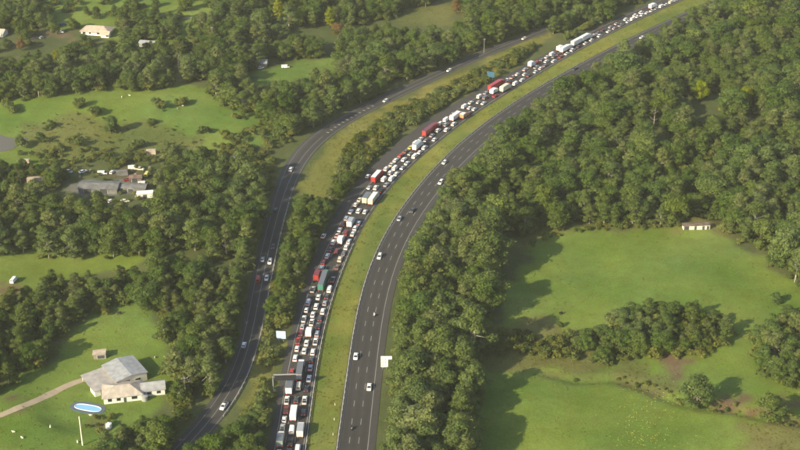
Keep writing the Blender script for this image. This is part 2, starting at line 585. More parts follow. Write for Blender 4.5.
def build_ground():
    def axis(lo, hi, step, far):
        core = np.arange(lo, hi + step, step)
        out, d = [], step
        while not out or out[-1] < far:
            d *= 1.45
            out.append((out[-1] if out else 0) + d)
        e = np.array(out)
        return np.concatenate([lo - e[::-1], core, core[-1] + e])
    xs, ys = axis(-350, 352, 2.0, 9000), axis(380, 1010, 2.0, 9000)
    X, Y = np.meshgrid(xs, ys)
    x, y = X.ravel(), Y.ravel()
    z = height(x, y)
    nx, ny = len(xs), len(ys)
    # ragged borders: look the cover up at a noise-shifted place
    jx = x + (vnoise(x, y, 9, 2) - .5) * 9 + (vnoise(x, y, 3.5, 3) - .5) * 5
    jy = y + (vnoise(x, y, 9, 4) - .5) * 13 + (vnoise(x, y, 3.5, 5) - .5) * 7
    px, py = project(jx, jy, 0.0)
    front = (jy > 200)
    c = np.tile(np.array(LAND['scrub']), (len(x), 1))
    for k, poly in COVER:
        m = inside(px, py, poly) & front
        if k == 'soil': m &= (vnoise(x, y, 4.5, 6) > .42)
        c[m] = LAND[k]
    # the grass between the two carriageways and along the verges
    med = inside(x, y, [tuple(p) for p in np.concatenate([J[::3], RR[::-3]])])
    c[med] = LAND['median']
    # mown streaks and mottling along the median, dark shadow patches put into the colour
    xm, ym = x[med], y[med]
    if len(xm):
        kk = np.concatenate([((xm[i:i + 4000, None] - J[None, :, 0]) ** 2 + (ym[i:i + 4000, None] - J[None, :, 1]) ** 2).argmin(1) for i in range(0, len(xm), 4000)])
        lat = (xm - J[kk, 0]) * Jn[kk, 0] + (ym - J[kk, 1]) * Jn[kk, 1]
        st = vnoise(lat * 4.0 + 500, kk * 4.0 * .35, 9, 2) * .6 + vnoise(lat * 1.2 + 300, kk * 4.0, 8, 3) * .4
        c[med] = c[med] * (1 + (st[:, None] - .5) * np.array([.9, .45, .7]))
    rd = road_dist(x, y)
    dry = (vnoise(x, y, 46, 6) * .5 + vnoise(x, y, 17, 5) * .3 + vnoise(x, y, 6, 4) * .2)[:, None]
    c = c * (1 + (dry - .5) * np.array([.85, .45, .55]))
    C = c.reshape(ny, nx, 3)
    for _ in range(1):
        P = np.pad(C, ((1, 1), (1, 1), (0, 0)), 'edge')
        C = (P[:-2, 1:-1] + P[2:, 1:-1] + P[1:-1, :-2] + P[1:-1, 2:] + 2 * P[1:-1, 1:-1]) / 6
    c = C.reshape(-1, 3)
    # bare red-brown banks of the gully
    g = gully_dist(x, y)
    k = (np.exp(-((g - 1.4) / 1.4) ** 2) * np.clip(vnoise(x, y, 11, 7) * 2.2 - .8, 0, .8))[:, None]
    c = c * (1 - k) + np.array(LAND['soil']) * .8 * k
    i = np.arange(ny - 1)[:, None] * nx + np.arange(nx - 1)[None, :]
    faces = np.stack([i, i + 1, i + nx + 1, i + nx], -1).reshape(-1, 4)
    me = bpy.data.meshes.new('ground')
    me.vertices.add(len(x)); me.vertices.foreach_set('co', np.stack([x, y, z], 1).ravel())
    me.loops.add(faces.size); me.loops.foreach_set('vertex_index', faces.ravel())
    me.polygons.add(len(faces)); me.polygons.foreach_set('loop_start', np.arange(0, faces.size, 4))
    me.update(calc_edges=True)
    me.polygons.foreach_set('use_smooth', np.ones(len(faces), bool))
    a = me.attributes.new('land', 'FLOAT_COLOR', 'POINT')
    a.data.foreach_set('color', np.concatenate([c, np.ones((len(c), 1))], 1).ravel())
    me.materials.append(M['ground'])
    o = mesh_obj('ground', me)
    return tag(o, 'green paddocks, verges and scrubby ground around the roads', kind='structure')


ground = build_ground()


# ------------------------------------------------------------------ roads
def strip(P, Nn, lo, hi, z, cols=1, i0=0, i1=None, skirt=0.0):
    """verts/faces of a ribbon between lateral offsets lo and hi (arrays or numbers)"""
    i1 = len(P) if i1 is None else i1
    lo = np.broadcast_to(lo, (len(P),))[i0:i1]
    hi = np.broadcast_to(hi, (len(P),))[i0:i1]
    Q, K = P[i0:i1], Nn[i0:i1]
    vs = []
    t = np.linspace(0, 1, cols + 1)
    for q, k, a, b in zip(Q, K, lo, hi):
        row = [(*(q + k * (a + (b - a) * u)), z) for u in t]
        if skirt:
            row = [(row[0][0], row[0][1], z - skirt)] + row + [(row[-1][0], row[-1][1], z - skirt)]
        vs += row
    w = cols + 1 + (2 if skirt else 0)
    fs = [(r * w + c + 1, r * w + c, (r + 1) * w + c, (r + 1) * w + c + 1) for r in range(len(Q) - 1) for c in range(w - 1)]
    return vs, fs


def dashes(P, Nn, off, on, gap, width, z, lo_i=0, hi_i=None):
    F = resample(P[lo_i:hi_i], 1.0)
    Fn = normals(F)
    mb = MB()
    off = float(off)
    i = 3
    while i + on < len(F):
        a, b = F[i] + Fn[i] * off, F[i + on] + Fn[i + on] * off
        h0, h1 = Fn[i] * width / 2, Fn[i + on] * width / 2
        mb.add([(*(a - h0), z), (*(b - h1), z), (*(b + h1), z), (*(a + h0), z)], [(0, 1, 2, 3)])
        i += on + gap
    return mb


def make_road(name, label, P, Nn, lo, hi, mat, wear_lanes):
    cols = 14
    mb = MB()
    vs, fs = strip(P, Nn, lo, hi, .02, cols, skirt=.5)
    mb.add(vs, fs)
    me = mb.mesh(name, mat)
    w = cols + 3
    a = me.attributes.new('lane_wear', 'FLOAT', 'POINT')
    lo = np.broadcast_to(lo, (len(P),)); hi = np.broadcast_to(hi, (len(P),))
    vals = []
    for i in range(len(P)):
        for c in range(w):
            o = lo[i] + (hi[i] - lo[i]) * min(max(c - 1, 0), cols) / cols
            d = min(abs(o - q) for q in wear_lanes)
            vals.append(max(0.0, min(1.0, 1.0 - d / 2.2)))
    a.data.foreach_set('value', vals)
    return tag(mesh_obj(name, me), label, kind='structure')


def line(parent, P, Nn, off, width, name='edge_line', i0=0, i1=None, z=.04):
    mb = MB()
    vs, fs = strip(P, Nn, np.asarray(off) - width / 2, np.asarray(off) + width / 2, z, 1, i0, i1)
    mb.add(vs, fs)
    return mesh_obj(name, mb.mesh(name, M['white_paint']), parent)


JL_C = [2.75, 6.25, 9.75]          # lane centres of the jammed carriageway, metres left of its median edge
RL_C = [-2.75, -6.25, -9.75]
LL_C = [2.3, 5.9]
jam_road = make_road('motorway_carriageway', 'dark asphalt carriageway packed with queued traffic', J, Jn, np.full(len(J), -.3), JW, M['asphalt'], JL_C)
line(jam_road, J, Jn, 1.0, .22)
line(jam_road, J, Jn, 11.6, .2)
for o_ in (4.5, 8.0):
    mesh_obj('lane_marking', dashes(J, Jn, o_, 4, 8, .2, .04).mesh('lane_marking', M['white_paint']), jam_road)
clear_road = make_road('motorway_carriageway', 'grey asphalt carriageway with little traffic', RR, Rn, np.full(len(RR), -14.4), np.full(len(RR), .4), M['asphalt'], RL_C)
line(clear_road, RR, Rn, -1.0, .22)
line(clear_road, RR, Rn, -11.6, .20)
for o_ in (-4.5, -8.0):
    mesh_obj('lane_marking', dashes(RR, Rn, o_, 4, 8, .2, .04).mesh('lane_marking', M['white_paint']), clear_road)
side_road = make_road('side_road', 'narrow two-lane asphalt road curving beside the motorway', LL, Ln, np.full(len(LL), -.3), LW, M['asphalt_old'], LL_C)
line(side_road, LL, Ln, .6, .11)
line(side_road, LL, Ln, LW - 2.0, .11)
ib = int(np.argmin(np.abs(Lpx - 134)))
it = int(np.argmin(np.abs(Lpx - 103)))
line(side_road, LL, Ln, 4.1, .15, 'centre_line', 0, ib)
line(side_road, LL, Ln, 4.1, .15, 'centre_line', it, None)
# short crosswise bars painted along the bend
FB = resample(LL[ib:it], 1.0); FBn = normals(FB); FBt = np.stack([FBn[:, 1], -FBn[:, 0]], 1)
mb = MB()
for i in range(2, len(FB) - 2, 4):
    a = FB[i] + FBn[i] * 3.4; b = FB[i] + FBn[i] * 5.0
    h = FBt[i] * .42
    mb.add([(*(a - h), .04), (*(a + h), .04), (*(b + h), .04), (*(b - h), .04)], [(0, 1, 2, 3)])
mesh_obj('hatch_marking', mb.mesh('hatch_marking', M['white_paint']), side_road)

# guard rails
def guard_rail(label, P, Nn, off, i0, i1, zt=.78):
    root = empty('guard_rail', (*(P[i0] + Nn[i0] * off), 0))
    base = Vector(root.location)
    Q = P[i0:i1] + Nn[i0:i1] * off
    K = Nn[i0:i1]
    prof = [(.0, zt - .34), (.09, zt - .26), (.02, zt - .17), (.09, zt - .08), (.0, zt), (-.05, zt), (-.05, zt - .34)]
    vs, fs = [], []
    n = len(prof)
    for q, k in zip(Q, K):
        for a, z in prof:
            p = q + k * a
            vs.append((p[0] - base.x, p[1] - base.y, z))
    for r in range(len(Q) - 1):
        for c in range(n):
            d = (c + 1) % n
            fs.append((r * n + c, r * n + d, (r + 1) * n + d, (r + 1) * n + c))
    mesh_obj('beam', MB().add(vs, fs).mesh('beam', M['rail']), root)
    pm = MB()
    for q, k in zip(Q, K):
        p = q - k * .13
        pm.box(p[0] - base.x - .07, p[0] - base.x + .07, p[1] - base.y - .07, p[1] - base.y + .07, -.5, zt + .02)
    tag(mesh_obj('post', pm.mesh('post', M['rail']), root), kind='stuff')
    return tag(root, label, 'guard rail')


Rpy = np.array([project(p[0], p[1], 0)[1] for p in RR]); Jpy = np.array([project(p[0], p[1], 0)[1] for p in J])
idx = lambda arr, v: int(np.argmin(np.abs(arr - v)))
guard_rail('pale steel guard rail along the median side of the nearly empty carriageway', RR, Rn, -.15, 0, idx(Rpy, 60))
guard_rail('pale steel guard rail between the queued traffic and the grass median', J, Jn, .1, 0, idx(Jpy, 240))
guard_rail('pale steel guard rail on the motorway side of the curving side road', LL, Ln, .1, idx(Lpx, 419), idx(Lpx, 200))
guard_rail('short white rail across the side road from the verge trees', LL, Ln, LW.mean() - .3, idx(Lpx, 219), idx(Lpx, 204))


# ------------------------------------------------------------------ vehicles
def mesh_of(name, vs, fs, mat, smooth=False):
    return MB().add(vs, fs).mesh(name, mat, smooth)


def loft(stations):
    """stations: list of (x, [(y,z), ...] closed ring)"""
    vs, fs = [], []
    n = len(stations[0][1])
    for x, ring in stations:
        vs += [(x, y, z) for y, z in ring]
    for s in range(len(stations) - 1):
        for k in range(n):
            d = (k + 1) % n
            fs.append((s * n + k, s * n + d, (s + 1) * n + d, (s + 1) * n + k))
    fs.append(tuple(range(n)))
    fs.append(tuple(range((len(stations) - 1) * n + n - 1, (len(stations) - 1) * n - 1, -1)))
    return vs, fs


def body_ring(hw, zb, zt):
    zm = zb + (zt - zb) * .55
    return [(-hw * .86, zb), (hw * .86, zb), (hw * .97, zb + .10), (hw, zm), (hw * .95, zt - .06), (hw * .84, zt), (-hw * .84, zt), (-hw * .95, zt - .06), (-hw, zm), (-hw * .97, zb + .10)]


CAR = {   # length, width, height, list of (x fraction, belt height), cabin (x at belt rear/front, roof rear/front)
    'sedan': (4.7, 1.82, 1.45, [(-.5, .62, .86), (-.47, .28, .95), (-.30, .24, .97), (.2, .24, .95), (.44, .26, .80), (.5, .34, .62)], (-.36, .27, -.20, .08)),
    'hatch': (4.1, 1.76, 1.50, [(-.5, .55, .80), (-.48, .28, .95), (-.30, .24, .98), (.2, .24, .96), (.43, .26, .82), (.5, .34, .64)], (-.475, .29, -.36, .07)),
    'wagon': (4.8, 1.84, 1.50, [(-.5, .55, .82), (-.48, .28, .97), (-.30, .24, .98), (.2, .24, .96), (.44, .26, .81), (.5, .34, .62)], (-.48, .27, -.40, .07)),
    'suv': (4.6, 1.90, 1.76, [(-.5, .60, .90), (-.49, .34, 1.08), (-.30, .30, 1.10), (.2, .30, 1.08), (.45, .32, .98), (.5, .40, .78)], (-.485, .28, -.43, .10)),
    'ute': (5.2, 1.86, 1.78, [(-.5, .48, 1.00), (-.49, .36, 1.04), (-.10, .32, 1.06), (.2, .32, 1.06), (.46, .34, .98), (.5, .42, .80)], (-.10, .27, -.06, .13)),
    'van': (5.1, 1.95, 2.05, [(-.5, .50, 1.10), (-.49, .34, 1.20), (-.30, .30, 1.20), (.25, .30, 1.20), (.46, .32, 1.02), (.5, .42, .78)], (-.49, .43, -.47, .25)),
}
_cache = {}


def wheel_mesh(r, w):
    k = ('wheel', r, w)
    if k not in _cache:
        mb = MB().tube((0, -w / 2, 0), (0, w / 2, 0), r, n=14)
        _cache[k] = mb.mesh('wheel', M['tyre'], False)
        mb2 = MB().tube((0, -w / 2 - .01, 0), (0, w / 2 + .01, 0), r * .6, n=10)
        _cache[('rim', r, w)] = mb2.mesh('rim', M['steel'])
    return _cache[k], _cache[('rim', r, w)]


def car_meshes(kind, colour):
    key = (kind, colour)
    if key in _cache:
        return _cache[key]
    Lc, Wc, Hc, st, (cb0, cb1, cr0, cr1) = CAR[kind]
    hw = Wc / 2
    paint = PAINT[colour]
    out = []
    stn = []
    for i, (fx, zb, zt) in enumerate(st):
        k = .86 if i in (0, len(st) - 1) else (.97 if i in (1, len(st) - 2) else 1.0)
        stn.append((fx * Lc, body_ring(hw * k, zb, zt)))
    vs, fs = loft(stn)
    out.append(('body', mesh_of('body', vs, fs, paint), (0, 0, 0)))
    zb = max(s[2] for s in st) - .05
    b0, b1, r0, r1 = cb0 * Lc, cb1 * Lc, cr0 * Lc, cr1 * Lc
    hb, hr = hw * .88, hw * .70
    if kind == 'van':
        # panel van: painted sides, glass only in front doors and windscreen
        vs, fs = loft([(b0, [(-hb, zb), (hb, zb), (hr * 1.14, Hc - .06), (-hr * 1.14, Hc - .06)]), (r1 * .8, [(-hb, zb), (hb, zb), (hr * 1.14, Hc - .04), (-hr * 1.14, Hc - .04)])])
        out.append(('cargo_body', mesh_of('cargo_body', vs, fs, paint), (0, 0, 0)))
        vs, fs = loft([(r1 * .8, [(-hb, zb), (hb, zb), (hr * 1.13, Hc - .05), (-hr * 1.13, Hc - .05)]), (r1, [(-hb, zb), (hb, zb), (hr * 1.1, Hc - .06), (-hr * 1.1, Hc - .06)]), (b1, [(-hb * .9, zb), (hb * .9, zb), (hb * .88, zb + .03), (-hb * .88, zb + .03)])])
        out.append(('window_band', mesh_of('window_band', vs, fs, M['glass']), (0, 0, 0)))
        out.append(('rear_window', MB().box(b0 - .03, b0 + .2, -hr * .95, hr * .95, 1.28, Hc - .28).mesh('rear_window', M['glass']), (0, 0, 0)))
        out.append(('roof', MB().box(b0 + .03, r1 + .02, -hr * 1.12, hr * 1.12, Hc - .06, Hc, .05, .08).mesh('roof', paint), (0, 0, 0)))
    else:
        vs, fs = loft([(b0, [(-hb, zb), (hb, zb), (hb * .97, zb + .03), (-hb * .97, zb + .03)]), (r0, [(-hb, zb), (hb, zb), (hr, Hc - .05), (-hr, Hc - .05)]),
                       (r1, [(-hb, zb), (hb, zb), (hr, Hc - .05), (-hr, Hc - .05)]), (b1, [(-hb * .94, zb), (hb * .94, zb), (hb * .9, zb + .03), (-hb * .9, zb + .03)])])
        out.append(('window_band', mesh_of('window_band', vs, fs, M['glass']), (0, 0, 0)))
        out.append(('roof', MB().box(r0 - .06, r1 + .04, -hr - .03, hr + .03, Hc - .06, Hc, .10, .10).mesh('roof', paint), (0, 0, 0)))
        pm = MB()
        for s in (-1, 1):
            for (xa, xb) in ((b0, r0), (b1, r1), ((b0 + b1) / 2, (r0 + r1) / 2)):
                pm.tube((xa * .98, s * hb * .985, zb), (xb, s * (hr + .01), Hc - .04), .045, n=4)
        out.append(('pillar', pm.mesh('pillar', paint), (0, 0, 0)))
        if kind == 'ute':
            out.append(('tray', MB().box(-.47 * Lc, -.13 * Lc, -hw * .80, hw * .80, .98, 1.075).mesh('tray', M['plate']), (0, 0, 0)))
    tz = {'suv': .88, 'van': .95, 'ute': .85}.get(kind, .74)
    for s in (-1, 1):
        out.append(('tail_light', MB().box(-Lc * .5 - .02, -Lc * .46, s * hw * .70 - .16, s * hw * .70 + .16, tz - .09, tz + .11).mesh('tail_light', M['brake_on']), (0, 0, 0)))
        out.append(('headlight', MB().box(Lc * .455, Lc * .5 + .01, s * hw * .62 - .16, s * hw * .62 + .16, .56 if kind in ('sedan', 'hatch', 'wagon') else .72, .70 if kind in ('sedan', 'hatch', 'wagon') else .88).mesh('headlight', M['lamp']), (0, 0, 0)))
    r = .33 if kind in ('sedan', 'hatch', 'wagon') else .37
    wm, rm = wheel_mesh(r, .22)
    for fx in (-.30, .31):
        for s in (-1, 1):
            out.append(('wheel', wm, (fx * Lc, s * (hw - .10), r)))
    _cache[key] = out
    return out


def truck_meshes(Lt, colour, roofc, hgt=3.7):
    """box truck or semi-trailer, rear at x=0 running forward along +x"""
    key = ('truck', Lt, colour, roofc, hgt)
    if key in _cache:
        return _cache[key]
    out = []
    semi = Lt >= 13
    cabl = 2.3 if not semi else 2.9
    gap = .35 if not semi else .9
    box1 = Lt - cabl - gap
    floor = 1.05 if not semi else 1.2
    hw = 1.22
    paint, rp = PAINT[colour], PAINT[roofc]
    boxes = [(0.0, box1)]
    if Lt > 20:
        boxes = [(0.0, box1 * .5 - .5), (box1 * .5 + .5, box1)]
    for a, b in boxes:
        out.append(('cargo_box', MB().box(a, b, -hw, hw, floor, hgt - .08).mesh('cargo_box', paint), (0, 0, 0)))
        out.append(('roof_panel', MB().box(a - .02, b + .02, -hw - .02, hw + .02, hgt - .08, hgt, .02, .05).mesh('roof_panel', rp), (0, 0, 0)))
        # ribs down the sides
        rb = MB()
        x = a + .6
        while x < b - .3:
            for s in (-1, 1):
                rb.box(x - .04, x + .04, s * hw - .03, s * hw + .03, floor + .05, hgt - .1)
            x += 1.2
        out.append(('side_rib', rb.mesh('side_rib', paint), (0, 0, 0)))
    for s in (-1, 1):
        y0, y1 = (.03, hw - .07) if s > 0 else (-hw + .07, -.03)
        out.append(('rear_door', MB().box(-.05, .05, y0, y1, floor + .10, hgt - .22).mesh('rear_door', paint if colour not in ('red', 'green', 'dark grey') else PAINT[{'red': 'red', 'green': 'green', 'dark grey': 'silver'}[colour]]), (0, 0, 0)))
        out.append(('lock_rod', MB().tube((-.08, s * .35, floor + .05), (-.08, s * .35, hgt - .2), .035, n=5).mesh('lock_rod', M['steel']), (0, 0, 0)))
    out.append(('chassis', MB().box(.1, Lt - .5, -.45, .45, .62, floor).mesh('chassis', M['plate']), (0, 0, 0)))
    out.append(('bumper', MB().box(-.02, .14, -1.1, 1.1, .45, .72).mesh('bumper', M['plate']), (0, 0, 0)))
    for s in (-1, 1):
        out.append(('tail_light', MB().box(-.05, .0, s * .92 - .16, s * .92 + .16, .74, .92).mesh('tail_light', M['brake_on']), (0, 0, 0)))
    c0, c1 = Lt - cabl, Lt
    cabp = PAINT['white' if colour in ('cream', 'dark grey', 'pale green', 'grey', 'white') else colour]
    hc = 2.7 if not semi else 3.1
    vs, fs = loft([(c0, [(-1.18, .6), (1.18, .6), (1.10, hc), (-1.10, hc)]), (c0 + cabl * .55, [(-1.2, .5), (1.2, .5), (1.1, hc), (-1.1, hc)]), (c1 - .1, [(-1.2, .45), (1.2, .45), (1.12, hc * .60), (-1.12, hc * .60)]), (c1, [(-1.1, .5), (1.1, .5), (1.1, hc * .52), (-1.1, hc * .52)])])
    out.append(('cab', mesh_of('cab', vs, fs, cabp), (0, 0, 0)))
    out.append(('windscreen', MB().add([(c0 + cabl * .58, -1.0, hc - .12), (c0 + cabl * .58, 1.0, hc - .12), (c1 - .16, 1.0, hc * .63), (c1 - .16, -1.0, hc * .63),
                                        (c0 + cabl * .58 + .1, -1.0, hc - .10), (c0 + cabl * .58 + .1, 1.0, hc - .10), (c1 - .04, 1.0, hc * .62), (c1 - .04, -1.0, hc * .62)],
                                       [(0, 1, 2, 3), (7, 6, 5, 4), (0, 4, 5, 1), (1, 5, 6, 2), (2, 6, 7, 3), (3, 7, 4, 0)]).mesh('windscreen', M['glass']), (0, 0, 0)))
    wm, rm = wheel_mesh(.5, .34)
    axles = [1.4, c1 - 1.2] if Lt < 9 else ([1.4, 2.7, c1 - 1.2] if not semi else [1.4, 2.7, 4.0, c0 - 1.4, c0 - .1, c1 - 1.1])
    if Lt > 20:
        axles += [box1 * .5 + 1.2, box1 * .5 + 2.5]
    for x in axles:
        for s in (-1, 1):
            out.append(('wheel', wm, (x, s * 1.03, .5)))
    _cache[key] = out
    return out


def place(parts, name, x, y, heading, label, cat, group, z=.02, lit=True, detail=2):
    root = empty(name, (x, y, z), heading)
    for n, me, loc in parts:
        if detail == 0 and n in ('wheel', 'headlight', 'pillar', 'lock_rod', 'side_rib'):
            continue
        if n == 'headlight' and detail == 1:
            continue
        o = mesh_obj(n, me, root, loc)
        if n in ('pillar', 'side_rib'): o['kind'] = 'stuff'      # far too small to pick apart
        if n == 'tail_light' and not lit:
            o.material_slots[0].link = 'OBJECT'
            o.material_slots[0].material = M['tail_off']
    return tag(root, label, cat, group)


def frame_of(P, Nn, g):
    d = P - np.asarray(g)
    # projection on the polyline segments
    best = None
    for i in range(len(P) - 1):
        a, b = P[i], P[i + 1]
        ab = b - a
        t = float(np.clip(((g - a) @ ab) / (ab @ ab), 0, 1))
        q = a + ab * t
        dd = float((g - q) @ (g - q))
        if best is None or dd < best[0]:
            best = (dd, i + t, float((g - q) @ Nn[i]))
    return best[1] * 4.0, best[2]


def pt_at(P, Nn, s, lat):
    i = min(max(s / 4.0, 0), len(P) - 1.001)
    k = int(i); t = i - k
    p = P[k] * (1 - t) + P[k + 1] * t
    n = Nn[k] * (1 - t) + Nn[k + 1] * t
    n = n / np.hypot(*n)
    return p + n * lat, math.atan2(-n[0], n[1])      # heading along +tangent


ORD = ['', 'first', 'second', 'third', 'fourth', 'fifth', 'sixth', 'seventh', 'eighth', 'ninth', 'tenth', 'eleventh', 'twelfth', 'thirteenth', 'fourteenth', 'fifteenth',
       'sixteenth', 'seventeenth', 'eighteenth', 'nineteenth']
TENS = {2: ('twentieth', 'twenty'), 3: ('thirtieth', 'thirty'), 4: ('fortieth', 'forty'), 5: ('fiftieth', 'fifty'), 6: ('sixtieth', 'sixty'), 7: ('seventieth', 'seventy'), 8: ('eightieth', 'eighty'), 9: ('ninetieth', 'ninety')}


def ordinal(n):
    if n < 20: return ORD[n]
    t, u = divmod(n, 10)
    return TENS[t][0] if u == 0 else TENS[t][1] + '-' + ORD[u]


# queue: (photo x, photo y, colour, kind) for cars (centre of the car) ...
w = 'white'
JAM = [(307.5, 400, w, 0), (286.5, 405, w, 0), (286.5, 411.5, 'maroon', 0), (297, 399.5, 'dark grey', 0), (284.5, 419, w, 0), (284, 426.5, 'silver', 0), (305.5, 412, 'dark grey', 0),
       (291, 429.5, w, 'van'), (281.6, 449, w, 0), (300, 449, w, 'van'), (291.7, 443.5, 'black', 0), (290, 450.5, 'dark grey', 0),
       (295.4, 345, w, 0), (305.5, 343, w, 0), (305.5, 350, w, 0), (313, 351.5, w, 0), (315, 340, w, 0), (294.5, 357.5, w, 'wagon'), (313, 360, 'dark grey', 0), (312, 367, 'silver', 0),
       (310, 378, w, 0), (300, 386, 'cream', 'van'),
       (315, 296.5, w, 0), (324, 296.5, 'dark grey', 0), (305.5, 302.5, 'silver', 'van'), (302.5, 309, w, 0), (313.3, 306, w, 'suv'), (323.7, 302, 'silver', 0), (321.7, 311, w, 'suv'),
       (311, 314, w, 0), (302.5, 319.5, w, 0), (309.5, 322, w, 'ute'), (319, 319.5, 'dark grey', 0), (317.7, 325, 'grey', 0), (299.8, 327.5, 'silver', 0), (299, 334, 'maroon', 0),
       (316.5, 333.5, 'silver', 0), (297, 339.6, 'red', 0),
       (321.8, 258, w, 'wagon'), (320, 264.5, w, 'suv'), (327, 263, 'maroon', 0), (338.7, 258, 'cream', 'suv'), (334, 266.5, 'brown', 0), (329, 279, 'grey', 0), (327.3, 289, w, 'van'), (309, 289, 'silver', 'ute'),
       (336, 251, 'maroon', 0), (342, 252, 'grey', 0), (349, 211, w, 0), (358, 210.5, w, 0), (344, 217.7, 'silver', 0), (356.7, 222.5, w, 0), (355, 228, w, 0), (352.7, 233, w, 0),
       (336, 230.5, w, 0), (340.5, 233, 'pink', 0), (329, 241.5, w, 'suv'), (346.5, 242, w, 0), (344, 247, w, 'suv'), (326.7, 248.5, 'dark grey', 0),
       (383.7, 179, w, 'van'), (388, 166.5, w, 'suv'), (394, 168, w, 'van'), (391, 172.5, w, 0), (397, 173.5, w, 0), (393, 161, 'cream', 0), (408, 163, w, 0), (387, 184.5, 'silver', 0), (368, 187, 'silver', 0),
       (355, 204, w, 0), (360, 199.5, 'cream', 0), (381.5, 190.5, 'black', 0), (392.5, 159, w, 0), (401.7, 158.5, w, 0), (399.7, 154, 'red', 0), (414, 156, w, 'van'), (409, 141, w, 'van'), (407, 148, 'yellow', 0),
       (424.8, 147.5, w, 'suv'), (418.5, 151.5, w, 0), (432, 124.8, w, 0), (434.5, 120.5, w, 'van'), (437, 130, w, 0), (432, 135, 'silver', 0), (445.5, 129.3, w, 0), (445, 124.3, 'silver', 0), (452.7, 123.5, w, 'suv'), (404.5, 152, 'brown', 0),
       (467, 112.5, 'brown', 0), (461, 105.5, w, 'van'), (468, 101.5, w, 0), (473, 108.5, w, 0), (476, 95.5, w, 'van'), (477, 101.5, 'silver', 0), (482, 102.5, w, 0), (485, 91, 'silver', 0), (494, 95.5, 'red', 0),
       (503, 81, w, 0), (500, 78, 'pink', 0), (520, 79, w, 'wagon'), (515, 73.3, w, 0), (523, 73.5, w, 0), (534.5, 66.5, 'silver', 0), (534, 71, w, 0), (541, 67.7, w, 0), (545, 65.5, 'grey', 0),
       (537, 56.5, 'grey', 0), (542, 57.5, w, 0), (545.3, 60.7, w, 0), (549.3, 53.5, w, 'van'), (553, 60.5, w, 0), (556.5, 55.5, 'grey', 0), (567, 53.3, w, 0), (573.7, 50, w, 0), (580, 46.8, 'dark grey', 0),
       (587, 43.3, w, 0), (588.5, 38.5, w, 0), (594, 40.3, w, 0), (592.5, 35.5, 'grey', 0), (602.8, 36.3, w, 'suv'), (612.5, 32, w, 0), (599.5, 31.5, 'dark grey', 0), (609.3, 26.5, 'silver', 0), (616.5, 23.5, 'silver', 0),
       (622, 25.3, 'silver', 0), (627.3, 19.5, w, 0), (632.5, 19.3, w, 'van'), (635.3, 22.2, w, 0), (636, 15.3, w, 0), (642.5, 12.5, w, 'suv'), (645, 17.3, w, 0), (648, 13.3, w, 0), (652, 14.3, w, 'suv'),
       (658.5, 6.2, w, 'van'), (657, 10.4, w, 0), (660.5, 11, 'silver', 0), (666, 6.3, w, 0), (672, 1.5, 'cream', 'van'), (679.5, 2.5, w, 0)]
# ... and for trucks (middle of the lower edge of the rear doors, then length, body colour, roof colour, height)
TRUCKS = [(294.3, 422.5, 9, w, w, 3.5), (301.2, 439, 8, w, 'silver', 3.6), (280.3, 445, 8, 'pale green', 'grey', 3.5), (300.2, 382, 13, 'dark grey', 'grey', 3.9), (289, 397, 9, w, 'grey', 3.7),
          (308, 338.5, 6, w, w, 3.2), (312.7, 281, 8, 'red', 'maroon', 3.5), (318.8, 292.5, 17, 'green', 'grey', 4.0), (348, 228.5, 8, w, 'silver', 3.7), (338, 245.5, 6.5, w, w, 3.5),
          (373.7, 184, 13, 'red', w, 4.0), (365, 205, 10, 'cream', 'grey', 3.9), (370.3, 206, 12, 'cream', w, 3.6), (414, 151.5, 10, w, 'silver', 3.8), (425, 135.5, 17, 'red', 'maroon', 3.9),
          (449, 121.5, 12, w, w, 3.5), (461.5, 119, 6, 'orange', w, 3.3), (499.5, 92.5, 10, 'cream', 'cream', 3.9), (491, 87.5, 17, 'red', 'red', 3.9), (491, 95, 7, w, w, 3.3),
          (527, 67.2, 6, w, w, 3.7), (556.3, 51.5, 7, w, w, 3.4), (565, 51.5, 13, w, w, 3.7), (579, 43.5, 24, w, w, 4.1), (651, 9.8, 8, w, w, 3.5)]
lanes = {0: [], 1: [], 2: []}
for x, y, c, kd in JAM:
    g = at(x, y, .8)
    s, lat = frame_of(J, Jn, g)
    k = min(range(3), key=lambda q: abs(JL_C[q] - lat))
    kd = kd or random.choice(['sedan', 'sedan', 'hatch', 'hatch', 'suv', 'suv', 'wagon', 'ute'])
    lanes[k].append([s, CAR[kd][0] / 2, CAR[kd][0] / 2, 'car', (kd, c)])
for x, y, Lt, c, rc, h in TRUCKS:
    s, lat = frame_of(J, Jn, at(x, y, 0))
    k = min(range(3), key=lambda q: abs(JL_C[q] - lat))
    lanes[k].append([s, 0.1, Lt, 'truck', (Lt, c, rc, h)])
LANE_NAME = ['median-side lane', 'middle lane', 'left lane']
